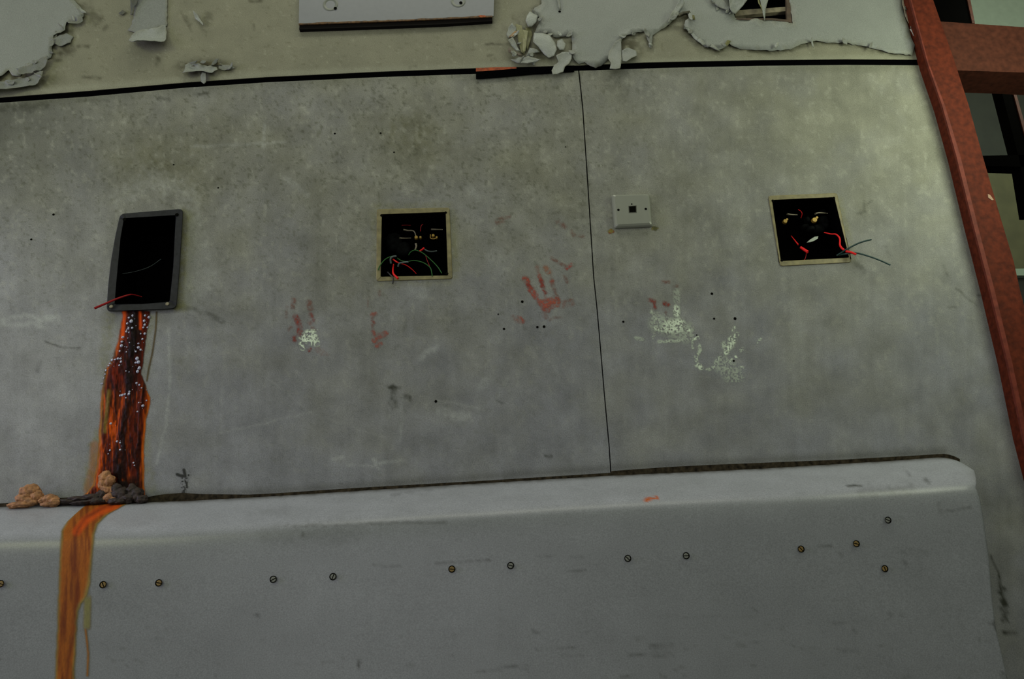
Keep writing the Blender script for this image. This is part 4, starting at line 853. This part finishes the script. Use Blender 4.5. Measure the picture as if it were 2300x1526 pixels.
# ------------------------------------------------------------ peeling paint sheets
PAINT = lin((107, 111, 106))/K
def jag(poly, amp, step=7, seed=0):
    out = []; n = len(poly)
    for i in range(n):
        a = np.array(poly[i], float); b = np.array(poly[(i+1) % n], float); L = np.linalg.norm(b-a); k = max(1, int(L/step))
        nn = np.array([-(b-a)[1], (b-a)[0]])/(L+1e-6)
        for j in range(k):
            q = a+(b-a)*j/k
            if j > 0: q = q+nn*amp*(vn(q[0]/5+seed, q[1]/5)-.5)*2
            out.append(tuple(q))
    return out
def sheet(name, poly, base=.0012, curl=.004, lam=12, amp=2, hinge=None, R_=.02, label=None, cat='paint flake', group='peeling paint', parent=None, seed=0, tint=1.0, step=6, colr=None, crumple=.0, lift_only=None):
    """thin paint skin; edges lift off the wall; beyond the hinge line it rolls up with radius R_ (m)"""
    poly = jag(poly, amp, step, seed)
    pa = np.array(poly); x0, y0 = pa.min(0); x1, y1 = pa.max(0)
    gs = max(3.0, min(12.0, math.sqrt((x1-x0)*(y1-y0))/22))
    gx_, gy_ = np.meshgrid(np.arange(x0+gs/2, x1, gs), np.arange(y0+gs/2, y1, gs)); gx_ = gx_.ravel(); gy_ = gy_.ravel()
    ins = inpoly(gx_, gy_, poly); gx_, gy_ = gx_[ins], gy_[ins]
    dd = segd(gx_, gy_, poly+[poly[0]]); gx_, gy_ = gx_[dd > gs*.45], gy_[dd > gs*.45]
    pts = [Vector(p) for p in poly]+[Vector((a, b)) for a, b in zip(gx_, gy_)]
    n = len(poly)
    r = delaunay_2d_cdt(pts, [], [list(range(n))], 1, 1e-4)
    vx = np.array([q[:] for q in r[0]]); tri = [list(t) for t in r[2]]
    d = segd(vx[:, 0], vx[:, 1], poly+[poly[0]])
    noise_ = fbm(vx[:, 0]/25, vx[:, 1]/25, seed+3, 2)
    out = base+curl*np.exp(-d/lam)*np.clip(2.2*(noise_-.3), 0, 1.6)
    if crumple: out += crumple*fbm(vx[:, 0]/16, vx[:, 1]/16, seed+9, 3)
    w = P(vx[:, 0], vx[:, 1], 0.0); 
    if hinge:
        (ax, ay), (dx, dy) = hinge; L = math.hypot(dx, dy); dx /= L; dy /= L
        s = np.maximum((vx[:, 0]-ax)*dx+(vx[:, 1]-ay)*dy, 0)*.001
        ang = s/abs(R_)
        move = R_*0+abs(R_)*np.sin(ang)-s; lift = abs(R_)*(1-np.cos(ang))
        w[:, 0] += dx*move; w[:, 2] -= dy*move; out = out+lift
    w[:, 1] -= out
    c0 = PAINT*tint if colr is None else lin(colr)/K
    cc = np.broadcast_to(c0, (len(vx), 3)).copy()
    cc = mixc(cc, lin((92, 90, 66))/K, .35*np.exp(-d/4)*ss(.35, .6, fbm(vx[:, 0]/9, vx[:, 1]/9, seed+4, 2)))
    o = link(name, w, tri, M['sheet'], parent, cc, smooth=True)
    md = o.modifiers.new('thick', 'SOLIDIFY'); md.thickness = .0009; md.offset = 0
    if parent is None: tag(o, label, cat, group)
    return o
sheet('paint_sheet', S1, curl=.006, lam=8, label='large pale paint sheet with ragged right edge, top left corner', cat='paint sheet', seed=1)
sheet('paint_flake', [(-40, 196), (0, 190), (40, 184), (92, 169), (104, 168), (100, 182), (86, 198), (50, 205), (18, 214), (-40, 222)], base=.003, curl=.009, lam=9, crumple=.006, hinge=((50, 186), (.1, 1)), R_=.03, label='curled dirty paint flap over the joint at far left', seed=2, tint=.8)
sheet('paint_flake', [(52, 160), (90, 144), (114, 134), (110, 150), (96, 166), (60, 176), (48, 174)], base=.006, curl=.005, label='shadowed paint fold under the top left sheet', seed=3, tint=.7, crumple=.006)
sheet('paint_flake', [(155, 54), (176, 54), (188, 42), (190, 52), (180, 60), (160, 62)], base=.003, curl=.007, label='small curled flake at the right edge of the top left sheet', seed=4, tint=.75, R_=.01, hinge=((170, 52), (0, 1)))
sheet('paint_flake', [(123, 86), (150, 76), (166, 84), (160, 98), (140, 106), (122, 102)], base=.0015, curl=.003, label='flat thin flake below the top left sheet', seed=5, tint=.82)
sheet('paint_flake', [(304, -60), (376, -60), (377, 0), (376, 60), (345, 68), (312, 77), (300, 74), (288, 70), (298, 56), (302, 30)], base=.002, curl=.002, label='upper part of the long paint strip hanging at upper left', seed=6, tint=.88)
sheet('paint_flake', [(312, 76), (330, 70), (375, 62), (377, 90), (378, 117), (360, 120), (318, 124), (306, 116), (296, 104), (300, 88)], base=.0035, curl=.007, label='bright folded tip of the long strip at upper left', seed=7, tint=1.18, crumple=.004, R_=.05, hinge=((340, 70), (0, 1)))
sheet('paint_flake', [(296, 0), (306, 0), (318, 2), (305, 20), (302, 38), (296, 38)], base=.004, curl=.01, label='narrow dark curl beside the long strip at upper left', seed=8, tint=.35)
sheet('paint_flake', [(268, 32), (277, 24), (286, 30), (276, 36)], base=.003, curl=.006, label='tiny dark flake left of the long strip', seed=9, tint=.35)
sheet('paint_flake', [(418, 150), (430, 144), (455, 150), (488, 154), (492, 162), (480, 172), (462, 170), (445, 168), (428, 174), (415, 174)], base=.003, curl=.008, label='crumpled pale flake above the black joint at upper left', seed=10, tint=1.05, R_=.03, hinge=((450, 150), (0, 1)))
sheet('paint_flake', [(456, 166), (465, 168), (466, 190), (461, 194), (454, 188), (453, 176)], base=.006, curl=.004, label='little paint tongue hanging over the black joint at upper left', seed=11, tint=.95, amp=.5)
sheet('paint_flake', [(490, 144), (515, 148), (530, 156), (505, 160), (492, 156)], base=.0015, curl=.003, label='thin flake right of the crumpled one at upper left', seed=12, tint=.78)
sheet('paint_flake', [(417, 145), (440, 140), (490, 141), (500, 148), (470, 150), (430, 152)], base=.001, curl=.004, label='brownish sliver over the crumpled flake at upper left', seed=13, colr=(60, 56, 34))
sheet('paint_flake', [(436, 30), (443, 34), (457, 54), (459, 62), (450, 52), (440, 44)], base=.003, curl=.008, label='thin bright curl left of the metal plate', seed=14, tint=1.35, amp=.5)
# big right-hand sheet
big_ = sheet('paint_sheet', big, base=.0016, curl=.0045, lam=7, label='largest pale paint sheet, covering the top right of the wall', cat='paint sheet', seed=20, amp=1.5)
bool_ = None
sheet('paint_flake', [(1366, 122), (1380, 98), (1394, 90), (1395, 140), (1389, 176), (1378, 179), (1366, 175), (1370, 155), (1364, 140)], base=.004, curl=.003, label='longest narrow paint strip hanging over the black joint right of centre', seed=21, tint=.95, amp=.5, R_=.12, hinge=((1380, 100), (0, 1)))
sheet('paint_flake', [(1248, 130), (1262, 122), (1284, 122), (1283, 138), (1276, 152), (1268, 158), (1264, 172), (1252, 178), (1240, 181), (1238, 168), (1244, 152), (1254, 144)], base=.006, curl=.004, label='curved paint tongue hanging over the black joint above the seam', seed=22, tint=1.02, amp=.8, R_=.1, hinge=((1262, 130), (0, 1)))
sheet('paint_flake', [(1199, 78), (1214, 78), (1232, 84), (1246, 100), (1250, 118), (1244, 132), (1232, 136), (1222, 128), (1208, 112), (1197, 102)], base=.012, curl=-.006, lam=9, label='big bright rolled paint curl in the torn cluster', seed=23, tint=1.32, amp=.6)
sheet('paint_flake', [(1251, 96), (1262, 92), (1270, 104), (1266, 118), (1256, 118), (1250, 108)], base=.009, curl=-.004, lam=6, label='small rounded paint curl right of the big bright one', seed=24, tint=1.25, amp=.6)
sheet('paint_flake', [(1183, 42), (1190, 30), (1208, 40), (1204, 56), (1194, 66), (1185, 66), (1180, 54)], base=.012, curl=-.005, lam=7, label='bright square paint curl at the top of the torn cluster', seed=25, tint=1.35, amp=.6)
sheet('paint_flake', [(1142, 66), (1150, 58), (1160, 66), (1158, 76), (1142, 90), (1137, 80)], base=.005, curl=.006, label='pale loose flake at the left of the torn cluster', seed=26, tint=1.15)
sheet('paint_flake', [(1142, 90), (1156, 76), (1162, 76), (1152, 90)], base=.007, curl=.004, label='brown-backed flake at the left of the torn cluster', seed=27, colr=(112, 88, 56), amp=.5)
sheet('paint_flake', [(1141, 98), (1152, 90), (1162, 112), (1168, 122), (1160, 120), (1148, 108)], base=.006, curl=.006, label='slim pale fold at the left of the torn cluster', seed=28, tint=1.1, amp=.5)
sheet('paint_flake', [(1142, 112), (1150, 118), (1172, 128), (1168, 132), (1141, 122)], base=.007, curl=.004, label='mauve-grey sliver at the lower left of the torn cluster', seed=29, colr=(74, 64, 56), amp=.5)
sheet('paint_flake', [(1158, 58), (1172, 62), (1180, 100), (1178, 124), (1170, 120), (1162, 86)], base=.004, curl=.003, label='long olive standing fold in the torn cluster', seed=30, colr=(104, 104, 74), amp=.6)
sheet('paint_flake', [(1190, 112), (1206, 116), (1212, 122), (1196, 124), (1188, 126), (1180, 132)], base=.005, curl=.004, label='thin pale shard under the big bright curl', seed=31, tint=1.05, amp=.5)
sheet('paint_flake', [(1146, 138), (1160, 136), (1185, 132), (1204, 138), (1216, 140), (1204, 146), (1186, 150), (1166, 148)], base=.004, curl=.006, label='low ragged flake just above the rusty strip', seed=32, tint=1.0, crumple=.004)
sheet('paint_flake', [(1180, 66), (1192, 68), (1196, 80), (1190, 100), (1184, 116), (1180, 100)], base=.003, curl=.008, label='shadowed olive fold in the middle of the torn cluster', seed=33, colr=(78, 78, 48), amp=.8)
sheet('paint_flake', [(1172, 70), (1186, 74), (1180, 120), (1174, 122)], base=.006, curl=.002, label='narrow cream fold left of the big bright curl', seed=36, colr=(112, 112, 84), amp=.5)
sheet('paint_flake', [(1396, 118), (1410, 110), (1428, 118), (1430, 130), (1416, 140), (1404, 152), (1396, 148)], base=.005, curl=.005, label='drooping flap right of the longest hanging strip', seed=34, tint=.95, amp=.6, R_=.06, hinge=((1410, 112), (0, 1)))
sheet('paint_flake', [(1245, -20), (1253, -20), (1260, 26), (1255, 26)], base=.006, curl=.003, label='thin paint sliver hanging at the top above the cluster', seed=35, tint=1.0, amp=.3)
sheet('paint_flake', [(1497, 58), (1504, 40), (1524, 6), (1530, 0), (1536, 14), (1520, 34), (1508, 52)], base=.006, curl=.006, label='narrow folded strip left of the dark square hole', seed=40, tint=1.12, amp=.5)
sheet('paint_flake', [(1520, 36), (1532, 31), (1547, 28), (1550, 33), (1535, 36), (1524, 42)], base=.006, curl=.004, label='dark curled rim below the narrow folded strip', seed=41, colr=(40, 38, 24), amp=1)
sheet('paint_flake', [(1546, 36), (1558, 38), (1560, 48), (1548, 46)], base=.004, curl=.004, label='small olive chip below the narrow folded strip', seed=42, colr=(80, 78, 38), amp=1)
sheet('paint_flake', [(1535, 66), (1540, 64), (1566, 90), (1584, 104), (1576, 108), (1560, 94)], base=.005, curl=.005, label='rolled diagonal edge of the big sheet, left part', seed=43, tint=1.2, amp=.6)
sheet('paint_flake', [(1583, 106), (1596, 102), (1610, 112), (1616, 118), (1598, 112)], base=.005, curl=.004, label='rolled diagonal edge of the big sheet, right part', seed=44, tint=1.2, amp=.6)
sheet('paint_flake', [(1624, 106), (1632, 94), (1640, 96), (1632, 108)], base=.004, curl=.004, label='small olive curl on the lower edge of the big sheet', seed=45, colr=(84, 84, 48), amp=.6)
rs = random.Random(11)
def along(pts, n, lab, sd, side=1):
    P_ = np.array(pts, float); L = np.r_[0, np.cumsum(np.hypot(*np.diff(P_, axis=0).T))]
    for k in range(n):
        q = (k+rs.uniform(.1, .9))/n*L[-1]; x_ = np.interp(q, L, P_[:, 0]); y_ = np.interp(q, L, P_[:, 1])
        a = rs.uniform(0, 6.28); l_ = rs.uniform(5, 13); w_ = rs.uniform(2, 5)
        ca, sa = math.cos(a), math.sin(a)
        loc = [(-l_, -w_*.3), (-l_*.2, -w_), (l_*.7, -w_*.6), (l_, rs.uniform(-1, 1)), (l_*.3, w_), (-l_*.6, w_*.8)]
        sheet('paint_shard', [(x_+u*ca-v*sa, y_+u*sa+v*ca) for u, v in loc], base=rs.uniform(.003, .008), curl=rs.uniform(.003, .008), lam=5, amp=.8, step=4, seed=sd+k, tint=rs.choice([.6, .8, .95, 1.1, 1.3]), hinge=((x_, y_), (ca, sa)), R_=rs.uniform(.006, .02),
              label=lab, group=lab.replace('tiny', 'the tiny'), cat='paint flake')
along([(183, 18), (190, 38), (152, 53), (124, 84), (116, 131), (60, 156), (30, 172)], 9, 'tiny torn paint shard on the ragged edge of the top left sheet', 300)
along([(10, 196), (60, 186), (104, 172)], 4, 'tiny torn paint shard on the dirty flap at far left', 320)
along([(1196, 30), (1214, 44), (1205, 70), (1243, 85), (1283, 82), (1284, 126)], 7, 'tiny torn paint shard on the big sheet beside the torn cluster', 340)
along([(1150, 70), (1170, 110), (1150, 130), (1200, 128), (1170, 142), (1215, 144)], 8, 'tiny torn paint shard among the torn cluster', 360)
along([(1394, 90), (1404, 84), (1450, 72), (1462, 112)], 4, 'tiny torn paint shard right of the longest hanging strip', 380)
along([(1498, 60), (1520, 36), (1550, 42), (1535, 66), (1583, 107), (1628, 108)], 8, 'tiny torn paint shard round the narrow folded strip', 400)
along([(1590, 4), (1630, 30), (1652, 42)], 4, 'tiny torn paint shard at the left rim of the dark square hole', 420)
along([(1690, 114), (1798, 102), (1902, 99), (2000, 121)], 4, 'tiny torn paint shard on the lower edge of the big sheet', 440)
along([(2030, 20), (2050, 70), (2062, 100)], 3, 'tiny torn paint shard beside the timber post', 460)
along([(418, 150), (480, 144), (530, 156)], 4, 'tiny torn paint shard round the crumpled flake at upper left', 480)
# dark square hole, its ledge and the shards round it
hs = empty('wall_hole', P(1710, 30, 0), 'dark square hole broken through the upper wall with torn paint round it', 'hole')
recess('cavity', [(1640, -70), (1764, -70), (1776, 48), (1652, 41)], .0, .05, M['black'], hs)
slab('inner_lath', [(1650, 36), (1640, 24), (1770, 15), (1774, 24)], .006, .018, plain('dusty_lath', col(96, 90, 72), rough=.8, noise=.3, nscale=80), hs)
slab('broken_edge', [(1764, -60), (1769, -60), (1779, 53), (1774, 50), (1736, 45), (1652, 44), (1652, 41), (1736, 41), (1768, 44)], -.004, .004, plain('brown_board_edge', col(58, 46, 34), rough=.8, noise=.4, nscale=60), hs)
sheet('paint_flake', [(1590, 4), (1604, -6), (1640, 22), (1634, 30), (1612, 20)], base=.006, curl=.006, label='cream curl at the left rim of the dark square hole', seed=50, tint=1.0, amp=.8)
sheet('paint_flake', [(1626, -40), (1680, -40), (1676, 8), (1664, 24), (1648, 40), (1636, 34), (1632, 10)], base=.010, curl=.006, label='broad crumpled flap over the left of the dark square hole', seed=51, tint=1.0, amp=1, crumple=.010)
sheet('paint_flake', [(1696, -30), (1727, -30), (1724, 2), (1716, 28), (1714, 56), (1710, 40), (1706, 20)], base=.010, curl=.003, label='pointed shard hanging across the dark square hole', seed=52, tint=1.12, amp=.4)
sheet('paint_flake', [(1694, -30), (1700, -30), (1704, 16), (1709, 34), (1700, 14)], base=.009, curl=.003, label='olive back of the pointed shard in the dark square hole', seed=53, colr=(92, 92, 52), amp=.4)
sheet('paint_flake', [(2022, -20), (2032, -10), (2034, 20), (2042, 60), (2030, 40), (2024, 14)], base=.004, curl=.006, label='pinkish torn edge beside the timber post, upper', seed=54, colr=(124, 116, 100), amp=1)
sheet('paint_flake', [(2040, 70), (2050, 66), (2062, 92), (2066, 106), (2056, 102), (2046, 84)], base=.005, curl=.006, label='bright torn flake beside the timber post, lower', seed=55, colr=(150, 150, 148), amp=.8)

# ------------------------------------------------------------ timber door frame on the right
fr = empty('door_frame', P(2300, 985, 0)*np.array([1, 1, 0]), 'red-brown timber door frame with a transom rail at the right end of the wall', 'door frame')
yy = np.array([-900, -400, 0, 49, 141, 236, 350, 420, 498, 588, 651, 740, 812, 981, 1250, 1526, 2000, 2700.])
def post(name, xl, xr__, y0, y1, mat, ys=yy):
    n = len(ys); a = P(xl, ys, y0); b = P(xr__, ys, y0); v = np.vstack([a, b, a+[0, y1-y0, 0], b+[0, y1-y0, 0]]); v[:, 2] = np.maximum(v[:, 2], 0); i = np.arange(n-1)
    f = np.vstack([np.stack([i, i+1, i+n+1, i+n], -1), np.stack([i+2*n, i+3*n, i+3*n+1, i+2*n+1], -1), np.stack([i, i+2*n, i+2*n+1, i+1], -1), np.stack([i+n, i+n+1, i+3*n+1, i+3*n], -1)]).tolist()
    return link(name, v, f, mat, fr)
L_ = ip(yy, stileL); R__ = ip(yy, stileR)
post('stile', L_+5, R__, -.030, .070, M['wood'])
post('bead', L_+6, L_+6+np.interp(yy, [-900, 150, 320, 2700], [2.5, 3, 9, 14]), -.036, -.030, M['bead'])
post('shadow_strip', L_-1, L_+6, -.016, .01, M['rubber'])  # black strip standing in for the shadow between wall and stile
slab('transom_rail', [(2108, 48), (2300, 61), (2700, 88), (2750, 190), (2300, 163), (2145, 158)], -.022, .060, M['wood2'], fr)
slab('transom_band', [(2148, 157), (2300, 162), (2700, 175), (2700, 200), (2300, 185), (2152, 180)], .020, .058, M['dark'], fr)  # near-black band below the transom rail
slab('knock_mark', [(2219, 436), (2224, 438), (2232, 449), (2228, 450), (2220, 444)], -.0312, -.0300, plain('bare_wood_chip', col(128, 104, 84), rough=.8), fr)
# the room beyond
fwl = empty('wall_far', P(2300, 300, 1.6), 'wall boards of the dim room seen past the timber frame', kind='structure')
slab('far_board', [(2060, -900), (4900, -900), (4900, 70), (2060, 70)], 1.60, 1.64, M['farlit'], fwl)
slab('far_board', [(2060, 70), (4900, 70), (4900, 362), (2060, 362)], 1.60, 1.64, M['fargrey'], fwl)
slab('far_board', [(2060, 362), (4900, 362), (4900, 2300), (2060, 2300)], 1.60, 1.64, M['farolive'], fwl)
dk = empty('window_1', P(2200, 300, 1.0), 'dark inner window frame glimpsed beyond the timber door frame', kind='structure')
slab('frame_post', [(2060, -400), (2080, -400), (2187, 52), (2150, 100), (2060, 60)], .9, .95, M['dark'], dk)
slab('frame_post', [(2243, 180), (2268, 180), (2300, 288), (2350, 480), (2310, 480), (2290, 360)], .9, .95, M['dark'], dk)
slab('frame_rail', [(2205, 350), (2296, 348), (2420, 356), (2420, 384), (2300, 375), (2205, 372)], .9, .95, M['dark'], dk)
slab('frame_edge', [(2270, 186), (2276, 186), (2330, 380), (2322, 380)], .895, .9, M['wood2'], dk)
slab('frame_edge', [(2160, -60), (2168, -60), (2190, 52), (2184, 52)], .895, .9, M['wood2'], dk)
lt = slab('bracket', [(2280, 604), (2330, 603), (2330, 619), (2282, 619)], .4, .43, plain('pale_green_metal', col(120, 136, 122), rough=.5))
tag(lt, 'small pale bracket end just right of the timber post', 'bracket')
lt2 = slab('dark_cabinet', [(2270, 620), (2500, 620), (2600, 1400), (2330, 1400)], .42, .9, plain('dark_cabinet_paint', col(26, 26, 22), rough=.7, noise=.2, nscale=20))
tag(lt2, 'dark cupboard end under the pale bracket, right of the timber post', 'cupboard')
wr = boxw('wall_right', (4.2, -4.0, 0), (4.26, 2.0, 3.6), plain('dim_side_wall', col(96, 98, 84), rough=.8, noise=.15, nscale=10)); tag(wr, 'plain dim wall closing the room on the right', kind='structure')
fl = boxw('floor', (-2.6, -4.0, -.05), (4.2, 2.0, 0), M['floor']); tag(fl, 'dusty floor in front of the wall', kind='structure')
for o in bpy.data.objects:
    if '_org' in o: del o['_org']
